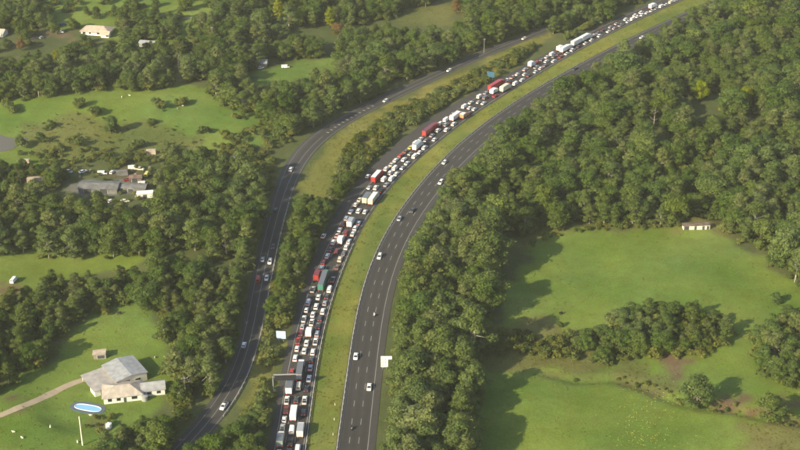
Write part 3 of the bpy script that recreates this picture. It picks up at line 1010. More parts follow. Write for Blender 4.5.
for k in range(3):
    Ls = sorted(lanes[k], key=lambda e: e[0])
    # fill the dark stretches of the queue with dark cars, as the photo hints
    out = []
    for e in Ls:
        if out:
            gap = (e[0] - e[1]) - (out[-1][0] + out[-1][2])
            if gap > 8.6 and random.random() < .95:
                kd = random.choice(['sedan', 'hatch', 'suv', 'hatch', 'van'])
                cc = random.choice(['black', 'dark grey', 'white', 'white', 'silver', 'grey', 'blue', 'maroon', 'red'])
                m_ = out[-1][0] + out[-1][2] + gap * random.uniform(.42, .58)
                out.append([m_, CAR[kd][0] / 2, CAR[kd][0] / 2, 'car', (kd, cc)])
        out.append(e)
    # keep at least 1.3 m between bumpers: relax the queue both ways
    for _ in range(200):
        moved = False
        for i in range(len(out) - 1):
            a, b = out[i], out[i + 1]
            need = a[2] + b[1] + 1.3 - (b[0] - a[0])
            if need > 1e-3:
                a[0] -= need / 2; b[0] += need / 2; moved = True
        if not moved: break
    pl = [e for e in out]
    n_seen = 0
    for e in pl:
        s = e[0]
        if s < 2: continue
        g, hd = pt_at(J, Jn, s, JL_C[k] + random.uniform(-.25, .25))
        _, py = project(g[0], g[1], 1)
        if py > 462: continue
        n_seen += 1
        det = 2 if py > 150 else (1 if py > 90 else 0)
        where = f"{ordinal(n_seen)} from the bottom in the queue's {LANE_NAME[k]}"
        if e[3] == 'car':
            kd, c = e[4]
            nm, ct = {'van': ('van', 'van'), 'ute': ('pickup', 'pickup')}.get(kd, ('car', 'car'))
            place(car_meshes(kd, c), nm, g[0], g[1], hd, f'{c} {nm}, {where}', ct, 'vehicles queued on the jammed carriageway', detail=det)
        else:
            Lt, c, rc, h = e[4]
            nm = 'semi_trailer' if Lt >= 13 else 'box_truck'
            txt = f'{c} {"semi-trailer" if Lt >= 13 else "box truck"}'
            place(truck_meshes(Lt, c, rc, h), nm, g[0], g[1], hd, f'{txt}, {where}', 'truck', 'vehicles queued on the jammed carriageway', detail=det)

# cars on the emergency lane, the free carriageway and the side road
g, hd = pt_at(J, Jn, *[v + d for v, d in zip(frame_of(J, Jn, at(318.5, 235, .8)), (0, 0))][:1], 16.0)
place(car_meshes('sedan', w), 'car', g[0], g[1], hd, 'lone white car on the empty shoulder left of the queue, in shade', 'car', 'cars on the shoulder')
g, hd = pt_at(J, Jn, frame_of(J, Jn, at(363, 175, .8))[0], 15.4)
place(car_meshes('hatch', w), 'car', g[0], g[1], hd, 'white car on the shoulder left of the red semi-trailer with white roof', 'car', 'cars on the shoulder')
FREE = [(358.5, 356, w, 'sedan', 'white car in the free carriageway, upper of the two near white ones'),
        (366, 386.5, w, 'sedan', 'white car nearest the bottom on the free carriageway, lowest of the white cars'),
        (382, 256.5, w, 'suv', 'white car on the free carriageway, level with the green semi-trailer'),
        (396.5, 218, 'silver', 'hatch', 'silver car close to the guard rail on the free carriageway'),
        (409.3, 209.5, 'dark grey', 'sedan', 'dark grey car on the free carriageway, near its roadside trees'),
        (437.7, 181.5, w, 'suv', 'white car on the free carriageway below the bend, following another white car'),
        (447.3, 162.5, w, 'hatch', 'white car on the free carriageway, tight against the forest edge on the bend'),
        (577, 69, 'black', 'sedan', 'black car far up the free carriageway'),
        (641.8, 37, w, 'sedan', 'white car farthest up the free carriageway, coming out of the trees')]
for x, y, c, kd, lab in FREE:
    s, lat = frame_of(RR, Rn, at(x, y, .8))
    k = min(RL_C, key=lambda q: abs(q - lat))
    g, hd = pt_at(RR, Rn, s, k)
    place(car_meshes(kd, c), 'car', g[0], g[1], hd + math.pi, lab, 'car', 'cars on the free carriageway', lit=False)
SIDE = [(229, 406.5, w, 'ute', 'pickup', 'white pickup at the bottom of the side road'),
        (245.5, 344.5, w, 'hatch', 'car', 'white car on the side road, level with the pale blue road sign'),
        (267.3, 277.5, w, 'sedan', 'car', 'white car on the side road beside the red van'),
        (270.7, 261, w, 'wagon', 'car', 'white car on the side road, just above the one beside the red van'),
        (263.3, 259, 'silver', 'sedan', 'car', 'silver car in the shaded left lane of the side road'),
        (257.5, 279, 'red', 'van', 'van', 'red van in the shaded left lane of the side road'),
        (274, 246, 'dark grey', 'sedan', 'car', 'dark grey car on the side road above the white pair'),
        (273.8, 209.5, 'black', 'hatch', 'car', 'black car on the side road between the short white rails'),
        (284, 168.5, w, 'suv', 'car', 'white car on the bend of the side road'),
        (388, 101, w, 'hatch', 'car', 'white car on the side road above the yellow grass bank'),
        (456.5, 72, w, 'hatch', 'car', 'white car at the grass edge of the upper side road'),
        (530.5, 40, 'cream', 'hatch', 'car', 'cream car at the far top of the side road')]
for x, y, c, kd, nm, lab in SIDE:
    s, lat = frame_of(LL, Ln, at(x, y, .8))
    k = min(LL_C, key=lambda q: abs(q - lat))
    g, hd = pt_at(LL, Ln, s, k)
    place(car_meshes(kd, c), nm, g[0], g[1], hd + (0 if k == LL_C[1] else math.pi), lab, nm, 'vehicles on the side road', lit=False)


# motorcycles with riders on the free carriageway
def skin_body(name, pts, edges, radii, mat, parent=None, loc=(0, 0, 0), rz=0):
    me = bpy.data.meshes.new(name)
    me.from_pydata(pts, edges, [])
    o = mesh_obj(name, me, parent, loc, rz)
    m1 = o.modifiers.new('skin', 'SKIN')
    for i, r in enumerate(radii):
        me.skin_vertices[0].data[i].radius = (r, r)
    me.skin_vertices[0].data[0].use_root = True
    o.modifiers.new('sub', 'SUBSURF').levels = 1
    o.modifiers['sub'].render_levels = 1
    dg = bpy.context.evaluated_depsgraph_get()
    m2 = bpy.data.meshes.new_from_object(o.evaluated_get(dg))
    o.modifiers.clear()
    o.data = m2
    m2.materials.clear(); m2.materials.append(mat)
    return o


def motorcycle(px, py, paint, jacket, lab, plab):
    s, lat = frame_of(RR, Rn, at(px, py, .6))
    g, hd = pt_at(RR, Rn, s, min(-1.8, max(-11, lat)))
    hd += math.pi
    root = empty('motorcycle', (g[0], g[1], .02), hd)
    wm, _ = wheel_mesh(.33, .16)
    mesh_obj('wheel', wm, root, (-.7, 0, .33)); mesh_obj('wheel', wm, root, (.72, 0, .33))
    vs, fs = loft([(-1.0, [(-.08, .75), (.08, .75), (.1, .92), (-.1, .92)]), (-.3, [(-.18, .35), (.18, .35), (.16, .82), (-.16, .82)]), (.25, [(-.2, .3), (.2, .3), (.2, 1.0), (-.2, 1.0)]), (.7, [(-.16, .6), (.16, .6), (.1, 1.1), (-.1, 1.1)])])
    mesh_obj('fairing', mesh_of('fairing', vs, fs, paint), root)
    mesh_obj('handlebar', MB().tube((.45, -.38, 1.1), (.45, .38, 1.1), .03).tube((.72, 0, .33), (.45, 0, 1.1), .05).mesh('handlebar', M['steel']), root)
    mesh_obj('headlight', MB().box(.66, .76, -.1, .1, .8, 1.0).mesh('headlight', M['lamp']), root)
    tag(root, lab, 'motorcycle')
    P = [(-.25, 0, .95), (-.2, 0, 1.2), (-.05, 0, 1.45), (0.02, 0, 1.56), (.05, 0, 1.7),
         (-.06, .2, 1.42), (.15, .3, 1.22), (.42, .34, 1.14), (-.06, -.2, 1.42), (.15, -.3, 1.22), (.42, -.34, 1.14),
         (-.22, .14, .9), (.2, .24, .82), (-.05, .22, .42), (-.22, -.14, .9), (.2, -.24, .82), (-.05, -.22, .42)]
    E = [(0, 1), (1, 2), (2, 3), (3, 4), (2, 5), (5, 6), (6, 7), (2, 8), (8, 9), (9, 10), (0, 11), (11, 12), (12, 13), (0, 14), (14, 15), (15, 16)]
    Rd = [.17, .17, .19, .07, .11, .09, .06, .045, .09, .06, .045, .12, .09, .06, .12, .09, .06]
    ro = empty('person', (g[0], g[1], .02), hd)
    skin_body('body', P, E, Rd, jacket, ro)
    hm = bmesh.new(); bmesh.ops.create_icosphere(hm, subdivisions=2, radius=.155)
    me = bpy.data.meshes.new('helmet'); hm.to_mesh(me); hm.free(); me.materials.append(paint)
    mesh_obj('helmet', me, ro, (.05, 0, 1.72))
    mesh_obj('visor', MB().box(.10, .215, -.09, .09, 1.69, 1.76).mesh('visor', M['glass']), ro)
    tag(ro, plab, 'person')


motorcycle(374.3, 315, PAINT['white'], M['white_jacket'], 'white motorcycle near the edge line of the free carriageway', 'rider in pale jacket and helmet leaning on the white motorcycle')
motorcycle(351.8, 428, PAINT['black'], M['jacket'], 'black motorcycle near the bottom of the free carriageway', 'rider in dark jacket and helmet on the black motorcycle')


# ------------------------------------------------------------------ signs, gantry, poles
def base_at(px, py):
    g = at(px, py)
    return float(g[0]), float(g[1])


# overhead sign gantry, reaching from the verge over the left lanes
x, y = base_at(273.5, 391)
gr = empty('sign_gantry', (x, y, 0), R(3))
mesh_obj('post', MB().tube((0, 0, -.4), (0, 0, 7.6), .22, .17, 10).mesh('post', M['steel']), gr)
mesh_obj('footing', MB().box(-.8, .8, -.8, .8, -.4, .35).mesh('footing', M['concrete']), gr)
for z0_, z1_ in ((7.2, 7.6), (6.1, 6.35)):
    mesh_obj('arm', MB().box(-.2, 9.2, -.22, .22, z0_, z1_).mesh('arm', M['dark_steel']), gr)
br = MB()
for i in range(6):
    br.tube((.2 + i * 1.5, 0, 6.3), (1.7 + i * 1.5 if i < 5 else 8.9, 0, 7.3), .07, n=5)
mesh_obj('brace', br.mesh('brace', M['steel']), gr)
mesh_obj('sign_panel', MB().box(.7, 9.0, -.62, -.30, 5.3, 7.5).mesh('sign_panel', M['led']), gr)
mesh_obj('walkway', MB().box(.2, 9.2, -.40, .25, 7.62, 7.72).mesh('walkway', M['concrete']), gr)
tag(gr, 'grey cantilever sign gantry reaching over the left lane of the queue', 'gantry')


def road_sign(px, py, wd, ht, z0, mat, label, rz=0.0, posts=2, border=None):
    x, y = base_at(px, py)
    r = empty('road_sign', (x, y, 0), rz)
    mesh_obj('panel', MB().box(-wd / 2, wd / 2, -.08, .0, z0, z0 + ht).mesh('panel', mat), r)
    for i in range(posts):
        xx = (-.5 + (i + .5) / posts) * wd
        mesh_obj('post', MB().tube((xx, .10, -.6), (xx, .10, z0 + ht - .1), .09, n=8).mesh('post', M['steel']), r)
    if border:
        b = MB()
        for a in ((-wd / 2 - .3, -wd / 2, z0 - .3, z0 + ht + .3), (wd / 2, wd / 2 + .3, z0 - .3, z0 + ht + .3), (-wd / 2, wd / 2, z0 - .3, z0), (-wd / 2, wd / 2, z0 + ht, z0 + ht + .3)):
            b.box(a[0], a[1], -.1, .02, a[2], a[3])
        mesh_obj('border', b.mesh('border', border), r)
    return tag(r, label, 'road sign')


road_sign(281.3, 342.0, 4.0, 3.7, 1.7, M['sign_pale_blue'], 'big pale blue and white road sign on the verge between the roads', R(-6), 2, M['sign_black'])
road_sign(490.5, 80, 4.6, 3.6, 1.8, M['sign_blue'], 'blue road sign beside the red semi-trailers at the top of the queue', R(-20), 2)
s_ = road_sign(384.5, 369.5, 2.9, 5.2, 1.2, M['sign_white'], 'white flag-shaped road sign on the verge under the roadside trees', R(0), 2)
mesh_obj('flag_panel', MB().box(1.45, 3.0, -.08, 0, 4.9, 6.4).mesh('flag_panel', M['sign_white']), s_)
for i, (x0, x1, z0, z1) in enumerate([(-.9, -.45, 4.5, 5.3), (.1, .6, 4.5, 5.3), (-.9, -.4, 3.2, 4.0), (.15, .7, 3.2, 4.0), (-.9, -.4, 1.9, 2.7), (.15, .6, 1.9, 2.7)]):
    mesh_obj('marking', MB().box(x0, x1, -.10, -.06, z0, z1).mesh('marking', M['steel']), s_)
x, y = base_at(598, 15)
road_sign(598, 18, 2.2, 2.6, 2.0, M['pale_post'], 'small pale yellow sign in the woods at the top', R(-20), 1)


def pole(px, py, h, label, arm=1.8, mat='timber', arms=1, name='utility_pole', r=.17):
    x, y = base_at(px, py)
    z = hz(x, y)
    o = empty(name, (x, y, z), R(20))
    mesh_obj('post', MB().tube((0, 0, -.8), (0, 0, h), r * 1.2, r * .8, 8).mesh('post', M[mat]), o)
    for i in range(arms):
        if arm: mesh_obj('crossarm', MB().box(-arm / 2, arm / 2, -.28, -.14, h - .7 - i, h - .5 - i).mesh('crossarm', M[mat]), o)
        if arm:
            for s in (-.45, 0, .45):
                mesh_obj('insulator', MB().tube((s * arm, -.2, h - .5 - i), (s * arm, -.2, h - .25 - i), .07, .05, 6).mesh('insulator', M['sign_white']), o)
    return tag(o, label, 'pole')


pole(186, 397, 9.5, 'timber power pole with crossarm among trees beside the farmhouse', 2.6, 'dead_bark', 2)
pole(83, 447, 13, 'tall pale bare pole on the lawn below the swimming pool', 0, 'pale_post', 1, 'mast_pole', .22)
pole(484, 53, 10, 'tall pale pole on the far bank of the upper side road', 1.4, 'dead_bark')
pole(418, 74, 10.5, 'tall pale pole left of the upper side road, beside dark trees', 1.4, 'dead_bark')
pole(281, 133, 8, 'pole with crossarm beside the bend of the side road', 3.0, 'dead_bark')
pole(213, 46, 14, 'tall timber pole in the top-left paddock by the pale track', 1.8, 'dead_bark')
pole(220.5, 66, 9, 'pole with a pale head in the trees below the top paddock', 2.0, 'dead_bark')
pole(103.5, 300, 5, 'short white post in front of the left tree belt', .9, 'pale_post')
# guide posts along the median and verge
for px, py, gl in ((335, 405, 'grass median, uppermost of three'), (334.2, 420, 'grass median, middle of three'), (333, 435, 'grass median, lowest of three'), (275, 302, 'side road verge, lower of two'), (275.5, 292, 'side road verge, upper of two')):
    x, y = base_at(px, py)
    o = empty('guide_post', (x, y, hz(x, y)))
    mesh_obj('post', MB().box(-.09, .09, -.05, .05, -.3, 1.05).mesh('post', M['sign_white']), o)
    mesh_obj('reflector', MB().box(-.05, .05, -.07, -.045, .8, .95).mesh('reflector', M['tail_off']), o)
    tag(o, 'small white guide post on the ' + gl, 'guide post', 'white guide posts in the grass')


# ------------------------------------------------------------------ buildings
def house(name, px, py, rz, label, cat, blocks, z_base=None):
    """blocks: dict(x0,x1,y0,y1,h,rise,axis,wall,roof,windows,doors)"""
    x, y = base_at(px, py)
    z = hz(x, y) if z_base is None else z_base
    root = empty(name, (x, y, z), rz)
    for b in blocks:
        x0, x1, y0, y1, h, rise = b['x0'], b['x1'], b['y0'], b['y1'], b['h'], b['rise']
        ov = b.get('ov', .45)
        if b.get('open'):
            pm = MB()
            for xx in np.linspace(x0 + .2, x1 - .2, 4):
                for yy in (y0 + .2, y1 - .2):
                    pm.box(xx - .1, xx + .1, yy - .1, yy + .1, -.5, h)
            mesh_obj('post', pm.mesh('post', M['wall_white']), root)
            mesh_obj('back_wall', MB().box(x0, x1, y1 - .2, y1 - .05, -.5, h).mesh('back_wall', b['wall']), root)
            if b.get('end_wall'):
                mesh_obj('end_wall', MB().box(x0, x0 + 2.4, y0 + .05, y0 + 5.0, -.5, h - .02).mesh('end_wall', b['wall']), root)
        else:
            w_ = MB().box(x0, x1, y0, y1, -.6, h)
            mesh_obj('wall', w_.mesh('wall', b['wall']), root)
        cx, cy = (x0 + x1) / 2, (y0 + y1) / 2
        kind = b.get('kind', 'gable')
        t = .14
        r = MB()
        if kind == 'gable':
            ax = b.get('axis', 'x')
            if ax == 'x':
                a, c = x0 - ov, x1 + ov
                sl = rise / ((y1 - y0) / 2)
                for s, ye in ((-1, y0), (1, y1)):
                    e = ye + s * ov
                    ze = h - ov * sl
                    lo = [(a, e, ze), (c, e, ze), (c, cy, h + rise), (a, cy, h + rise)]
                    if s > 0: lo = [lo[1], lo[0], lo[3], lo[2]]
                    r.hexa([(p[0], p[1], p[2] + .01) for p in lo], [(p[0], p[1], p[2] + t) for p in lo])
                mesh_obj('gable', MB().add([(x0, y0, h), (x0, y1, h), (x0, cy, h + rise), (x1, y0, h), (x1, y1, h), (x1, cy, h + rise)], [(0, 2, 1), (3, 4, 5), (0, 3, 5, 2), (1, 2, 5, 4)]).mesh('gable', b['wall']), root)
            else:
                a, c = y0 - ov, y1 + ov
                sl = rise / ((x1 - x0) / 2)
                for s, xe in ((-1, x0), (1, x1)):
                    e = xe + s * ov
                    ze = h - ov * sl
                    lo = [(e, a, ze), (e, c, ze), (cx, c, h + rise), (cx, a, h + rise)]
                    r.hexa([(p[0], p[1], p[2] + .01) for p in lo], [(p[0], p[1], p[2] + t) for p in lo])
                mesh_obj('gable', MB().add([(x0, y0, h), (x1, y0, h), (cx, y0, h + rise), (x0, y1, h), (x1, y1, h), (cx, y1, h + rise)], [(0, 1, 2), (3, 5, 4), (0, 2, 5, 3), (1, 4, 5, 2)]).mesh('gable', b['wall']), root)
        elif kind == 'hip':
            d = min(x1 - x0, y1 - y0) / 2 * .9
            lo = [(x0 - ov, y0 - ov, h - .05), (x1 + ov, y0 - ov, h - .05), (x1 + ov, y1 + ov, h - .05), (x0 - ov, y1 + ov, h - .05)]
            if x1 - x0 >= y1 - y0:
                rg = [(x0 + d, cy, h + rise), (x1 - d, cy, h + rise)]
                r.add(lo + rg, [(0, 1, 5, 4), (2, 3, 4, 5), (1, 2, 5), (3, 0, 4), (3, 2, 1, 0)])
            else:
                rg = [(cx, y0 + d, h + rise), (cx, y1 - d, h + rise)]
                r.add(lo + rg, [(0, 1, 4), (1, 2, 5, 4), (2, 3, 5), (3, 0, 4, 5), (3, 2, 1, 0)])
        else:   # skillion: rises towards +x
            lo = [(x0 - ov, y0 - ov, h), (x1 + ov * .2, y0 - ov, h + rise), (x1 + ov * .2, y1 + ov, h + rise), (x0 - ov, y1 + ov, h)]
            r.hexa([(p[0], p[1], p[2] + .01) for p in lo], [(p[0], p[1], p[2] + t) for p in lo])
        mesh_obj('roof', r.mesh('roof', b['roof']), root)
        for side, u0, u1, z0, z1, kindw in b.get('openings', []):
            if side == 's': m_ = MB().box(u0, u1, y0 - .05, y0 + .05, z0, z1); fr = MB().box(u0 - .1, u1 + .1, y0 - .03, y0 + .03, z0 - .1, z1 + .1)
            elif side == 'w': m_ = MB().box(x0 - .05, x0 + .05, u0, u1, z0, z1); fr = MB().box(x0 - .03, x0 + .03, u0 - .1, u1 + .1, z0 - .1, z1 + .1)
            else: m_ = MB().box(x1 - .05, x1 + .05, u0, u1, z0, z1); fr = MB().box(x1 - .03, x1 + .03, u0 - .1, u1 + .1, z0 - .1, z1 + .1)
            o = mesh_obj(kindw, m_.mesh(kindw, M['glass'] if kindw == 'window' else M['dark_steel']), root)
            mesh_obj('frame', fr.mesh('frame', M['sign_white']), o)
    return tag(root, label, cat)


WW, WC = M['wall_white'], M['wall_cream']
# farmhouse group, bottom left
house('farm_shed', 125, 380, R(33), 'large farm shed with grey iron roof and low open carport', 'shed', [
    dict(x0=-5.5, x1=7.5, y0=-5, y1=9.0, h=3.9, rise=1.1, axis='y', wall=WC, roof=M['roof_grey'], openings=[('s', -3.2, .2, 0, 3.0, 'door'), ('s', 2.4, 4.6, 1.2, 2.4, 'window')]),
    dict(x0=-14.6, x1=-5.6, y0=-5, y1=8.5, h=2.6, rise=.55, kind='skillion', wall=WW, roof=M['roof_pink'], open=True, end_wall=True)])
house('farmhouse', 126, 397, R(12), 'white farmhouse with beige hip roof below the grey shed', 'house', [
    dict(x0=-8.5, x1=6.2, y0=-3.4, y1=6.2, h=2.9, rise=2.2, kind='hip', wall=WW, roof=M['roof_tan'], ov=.7, openings=[('s', -7.0, -5.4, .9, 2.2, 'window'), ('s', -3.6, -2.0, .9, 2.2, 'window'), ('s', -.9, .2, 0, 2.1, 'door'), ('s', 2.2, 4.4, .9, 2.2, 'window'), ('w', -.5, 2.2, .9, 2.2, 'window')]),
    dict(x0=6.3, x1=15.2, y0=-1.4, y1=4.8, h=2.8, rise=1.7, axis='x', wall=WW, roof=M['roof_grey'], openings=[('s', 8.2, 10.0, .9, 2.1, 'window'), ('s', 12.0, 13.6, .9, 2.1, 'window'), ('e', .6, 2.8, .9, 2.1, 'window')])])
house('garden_shed', 100.5, 357, R(8), 'small grey-white open-fronted shed above the farm shed', 'shed', [
    dict(x0=-2.6, x1=2.4, y0=-1.5, y1=1.5, h=2.2, rise=.35, kind='skillion', wall=M['timber'], roof=M['roof_cream'], openings=[('s', -1.2, 1.9, .1, 1.8, 'door')])])  # dark panel stands in for the shade inside the open front
# house top left
house('country_house', 97, 33.5, R(-9), 'country house with long pale pinkish-tan roof, top left', 'house', [
    dict(x0=-9.5, x1=9.5, y0=-4, y1=7, h=2.5, rise=2.6, kind='hip', wall=WW, roof=M['roof_cream'], ov=.9, openings=[('s', -8.4, -6.4, .9, 2.2, 'window'), ('s', -4, -2.6, .9, 2.2, 'window'), ('s', 1.4, 3.4, .9, 2.2, 'window'), ('w', 0, 2.6, .9, 2.2, 'window')]),
    dict(x0=5.4, x1=11.0, y0=-7.5, y1=-3.2, h=2.4, rise=1.6, axis='x', wall=WW, roof=M['roof_cream'], openings=[('s', 9, 11, .9, 2.1, 'window')])])
house('iron_shed', 148, 46, R(-12), 'grey iron roofed shed right of the top-left house', 'shed', [
    dict(x0=-5, x1=5, y0=-2.5, y1=3, h=2.6, rise=1.1, axis='x', wall=M['roof_grey'], roof=M['roof_grey'], openings=[('s', -3, 0, 0, 2.2, 'door')])])
house('cottage', -3, 35, R(-12), 'pink-roofed cottage at the left edge, top', 'house', [
    dict(x0=-6, x1=6, y0=-3, y1=4, h=2.7, rise=1.8, axis='x', wall=WW, roof=M['roof_tan'], openings=[('s', 1, 3, .9, 2.1, 'window')])])
house('small_house', 256, 66, R(-5), 'low grey roofed house in the clearing above the side road', 'house', [
    dict(x0=-7, x1=7, y0=-2, y1=5, h=2.6, rise=1.5, axis='x', wall=M['timber'], roof=M['roof_grey'], openings=[('s', -4, -2, .9, 2.1, 'window'), ('s', 1, 2.2, 0, 2.1, 'door')])])
# yard with long grey shed
house('long_shed', 108, 193, R(-3), 'long low grey iron shed in the cluttered left yard', 'shed', [
    dict(x0=-15, x1=5, y0=-1, y1=8.0, h=2.8, rise=1.1, axis='x', wall=M['roof_dull'], roof=M['roof_dull'], openings=[('s', -12, -8, 0, 2.6, 'door'), ('s', -4, 0, 0, 2.6, 'door')]),
    dict(x0=5.2, x1=19, y0=1.5, y1=7, h=2.4, rise=.7, axis='x', wall=M['roof_dull'], roof=M['roof_dull'], openings=[('s', 10, 13, 0, 1.9, 'door')])])
house('rusty_shed', 136, 181, R(8), 'rust-red iron shed at the right end of the cluttered yard', 'shed', [
    dict(x0=-3, x1=3, y0=-1.5, y1=2.5, h=2.4, rise=.8, axis='x', wall=M['roof_rust'], roof=M['roof_rust'], openings=[('s', -2, 1, 0, 2.1, 'door')])])
house('white_shed', 145.5, 197, R(3), 'low white roofed lean-to below the rusty shed', 'shed', [
    dict(x0=-4, x1=4, y0=-1.2, y1=1.8, h=2.3, rise=.4, kind='skillion', wall=WW, roof=M['sign_white'], openings=[('s', -1, 1, 0, 1.9, 'door')])])
house('stockyard_shed', 697, 228.5, R(2), 'small open white-walled shed at the top edge of the right paddock', 'shed', [
    dict(x0=-7, x1=6, y0=-1.2, y1=1.4, h=2.2, rise=.2, kind='skillion', wall=M['wall_cream'], roof=M['roof_rust'], openings=[('s', -6.7, -4.2, 0, 1.9, 'door'), ('s', -1.7, -.5, 0, 1.9, 'door'), ('s', 2.2, 3.4, 0, 1.9, 'door'), ('s', 4.4, 5.7, 0, 1.9, 'door')])])  # dark panels paint the shade in the gaps between the wall panels

# swimming pool
def oval(a, b, z, n=40, p=2.6):
    return [(a * abs(math.cos(t)) ** (2 / p) * math.copysign(1, math.cos(t)), b * abs(math.sin(t)) ** (2 / p) * math.copysign(1, math.sin(t)), z) for t in [2 * math.pi * i / n for i in range(n)]]


x, y = base_at(88, 408)
pool = empty('swimming_pool', (x, y, hz(x, y)), R(-16))
n = 40
vs = oval(7.2, 3.6, .12) + oval(7.2, 3.6, -.3) + oval(5.6, 1.95, .12)
mesh_obj('paving', mesh_of('paving', vs, [(k, (k + 1) % n, 2 * n + (k + 1) % n, 2 * n + k) for k in range(n)] + [(k, n + k, n + (k + 1) % n, (k + 1) % n) for k in range(n)], M['pool_liner']), pool)
vs = oval(5.65, 2.0, .12) + oval(5.6, 1.95, .24) + oval(5.45, 1.8, .24) + oval(5.4, 1.75, -.1)
mesh_obj('coping', mesh_of('coping', vs, [(r * n + k, r * n + (k + 1) % n, (r + 1) * n + (k + 1) % n, (r + 1) * n + k) for r in range(3) for k in range(n)], M['sign_white']), pool)
mesh_obj('water', mesh_of('water', oval(5.42, 1.77, .10), [tuple(range(n))], M['pool_water']), pool)
tag(pool, 'oval pale blue swimming pool with dark surround on the lawn', 'swimming pool')

# dirt driveway
drive = smooth_line([(-30, 432), (0, 420), (22, 411), (38, 404), (52, 393), (64, 384), (76, 379), (86, 379)], 2.0, 4)
dn = normals(drive)
wv_ = 1.5 + .5 * np.array([vnoise(p[0], p[1], 5, 2) for p in drive]).ravel()
vs, fs = [], []
for p, k, ww in zip(drive, dn, wv_):
    for o_ in (-1, 1):
        q = p + k * ww * o_
        vs.append((q[0], q[1], hz(q[0], q[1]) + .06))
fs = [(2 * i + 1, 2 * i, 2 * i + 2, 2 * i + 3) for i in range(len(drive) - 1)]
tag(mesh_obj('driveway_path', mesh_of('driveway_path', vs, fs, M['dirt'])), 'pale dirt driveway to the farm shed', kind='structure')
trk = smooth_line([(170, 18), (195, 16), (215, 14.5), (236, 14)], 3.0, 3)
tn = normals(trk)
vs = []
for p, k in zip(trk, tn):
    for o_ in (-1.2, 1.2):
        q = p + k * o_
        vs.append((q[0], q[1], hz(q[0], q[1]) + .08))
tag(mesh_obj('track_path', mesh_of('track_path', vs, [(2 * i + 1, 2 * i, 2 * i + 2, 2 * i + 3) for i in range(len(trk) - 1)], M['dirt'])), 'pale dirt track along the top paddock', kind='structure')

# farm dam at the left edge
x, y = base_at(6, 140)
pts = []
for i in range(36):
    t = 2 * math.pi * i / 36
    rr = 1 + .16 * math.sin(3 * t + 1) + .10 * math.sin(5 * t)
    pts.append((x + 9 * rr * math.cos(t), y + 13 * rr * math.sin(t), hz(x, y) + .12))
mw, nt, p_ = mat_new('dam_water')
p_.inputs['Base Color'].default_value = (.13, .115, .085, 1)
p_.inputs['Roughness'].default_value = .35
tag(mesh_obj('dam_water', mesh_of('dam_water', pts, [tuple(range(36))], mw)), 'grey water of a small farm dam at the left edge', kind='structure')


# parked cars, tanks, drums and clutter round the farm and the yard
def park(px, py, kd, c, lab, rz, grp='vehicles parked in the yards'):
    x, y = base_at(px, py)
    nm = {'van': 'van', 'ute': 'pickup'}.get(kd, 'car')
    place(car_meshes(kd, c), nm, x, y, R(rz), lab, nm, grp, z=hz(x, y) + .02, lit=False)


for a in [(97, 384, 'sedan', w, 'white car parked under the edge of the farm carport', 30), (103, 386.5, 'hatch', 'silver', 'silver car parked in front of the farm carport', 35),
          (60, 33, 'van', w, 'white van parked left of the top-left house', 5), (63, 25, 'ute', 'blue', 'blue pickup parked behind the white van, top left', 20),
          (34, 40, 'sedan', 'dark grey', 'dark car parked by the orange tree, top left', 20), (42, 38.5, 'hatch', 'silver', 'silver car parked between orange tree and white van', 60),
          (285.5, 67.5, 'van', w, 'white van in the clearing above the side road', 10), (261, 68.5, 'hatch', w, 'white car beside the low grey roofed house', 30),
          (248, 152, 'ute', 'cream', 'cream pickup in the scrub left of the bend', 35), (238, 159, 'sedan', w, 'white car in the scrub, left one of a close pair', 5), (244, 160, 'hatch', w, 'white car in the scrub, right one of a close pair', 15),
          (14, 281, 'van', w, 'white van at the left edge of the narrow green strip', 80),
          (58.5, 173, 'van', w, 'white van at the left end of the yard clutter', 15), (69, 172.5, 'hatch', 'silver', 'silver car beside the white van at the yard\'s left end', -20),
          (83, 172.5, 'sedan', w, 'white car behind the long grey shed', 40), (102.5, 174.5, 'van', w, 'white van behind the long grey shed', 5), (112.5, 173, 'hatch', w, 'white hatchback behind the long grey shed, right of the van', 70),
          (133, 169, 'van', w, 'white van at the top of the yard clutter', 10), (139.5, 170, 'ute', 'cream', 'cream pickup at the top right of the yard clutter', -15),
          (147, 175.5, 'van', 'yellow', 'yellow van at the right end of the yard clutter', 85), (128, 180.5, 'ute', 'red', 'red pickup left of the rusty shed', 25), (143, 185, 'van', w, 'white van below the rusty shed', 15),
          (111.5, 202, 'hatch', w, 'white car in the trees below the long shed', 40), (125, 202, 'sedan', 'cream', 'cream car in the trees below the long shed', 10),
          (304, 105, 'hatch', w, 'white car in trees above the bend of the side road', 40)]:
    park(*a)


def container(px, py, L_, mat, lab, rz):
    x, y = base_at(px, py)
    r = empty('shipping_container', (x, y, hz(x, y)), R(rz))
    mesh_obj('shell', MB().box(-L_ / 2, L_ / 2, -1.2, 1.2, 0.1, 2.55).mesh('shell', mat), r)
    fr = MB()
    for sx in (-1, 1):
        for sy in (-1, 1):
            fr.box(sx * L_ / 2 - .09, sx * L_ / 2 + .09, sy * 1.2 - .09, sy * 1.2 + .09, 0, 2.65)
    mesh_obj('frame', fr.mesh('frame', mat), r)
    mesh_obj('door', MB().box(L_ / 2 - .02, L_ / 2 + .06, -1.08, 1.08, .2, 2.45).mesh('door', mat), r)
    tag(r, lab, 'container')


container(36, 179.5, 9, M['roof_cream'], 'long pale container in the trees left of the yard', 3)
container(23.5, 160.5, 6, M['roof_cream'], 'pale container beside the marshy ground, left', 2)
container(151, 151.5, 5, M['roof_cream'], 'small pale container at the edge of the brownish marsh', 5)
container(122, 175, 6, M['roof_dull'], 'dull grey container in the middle of the yard clutter', 12)


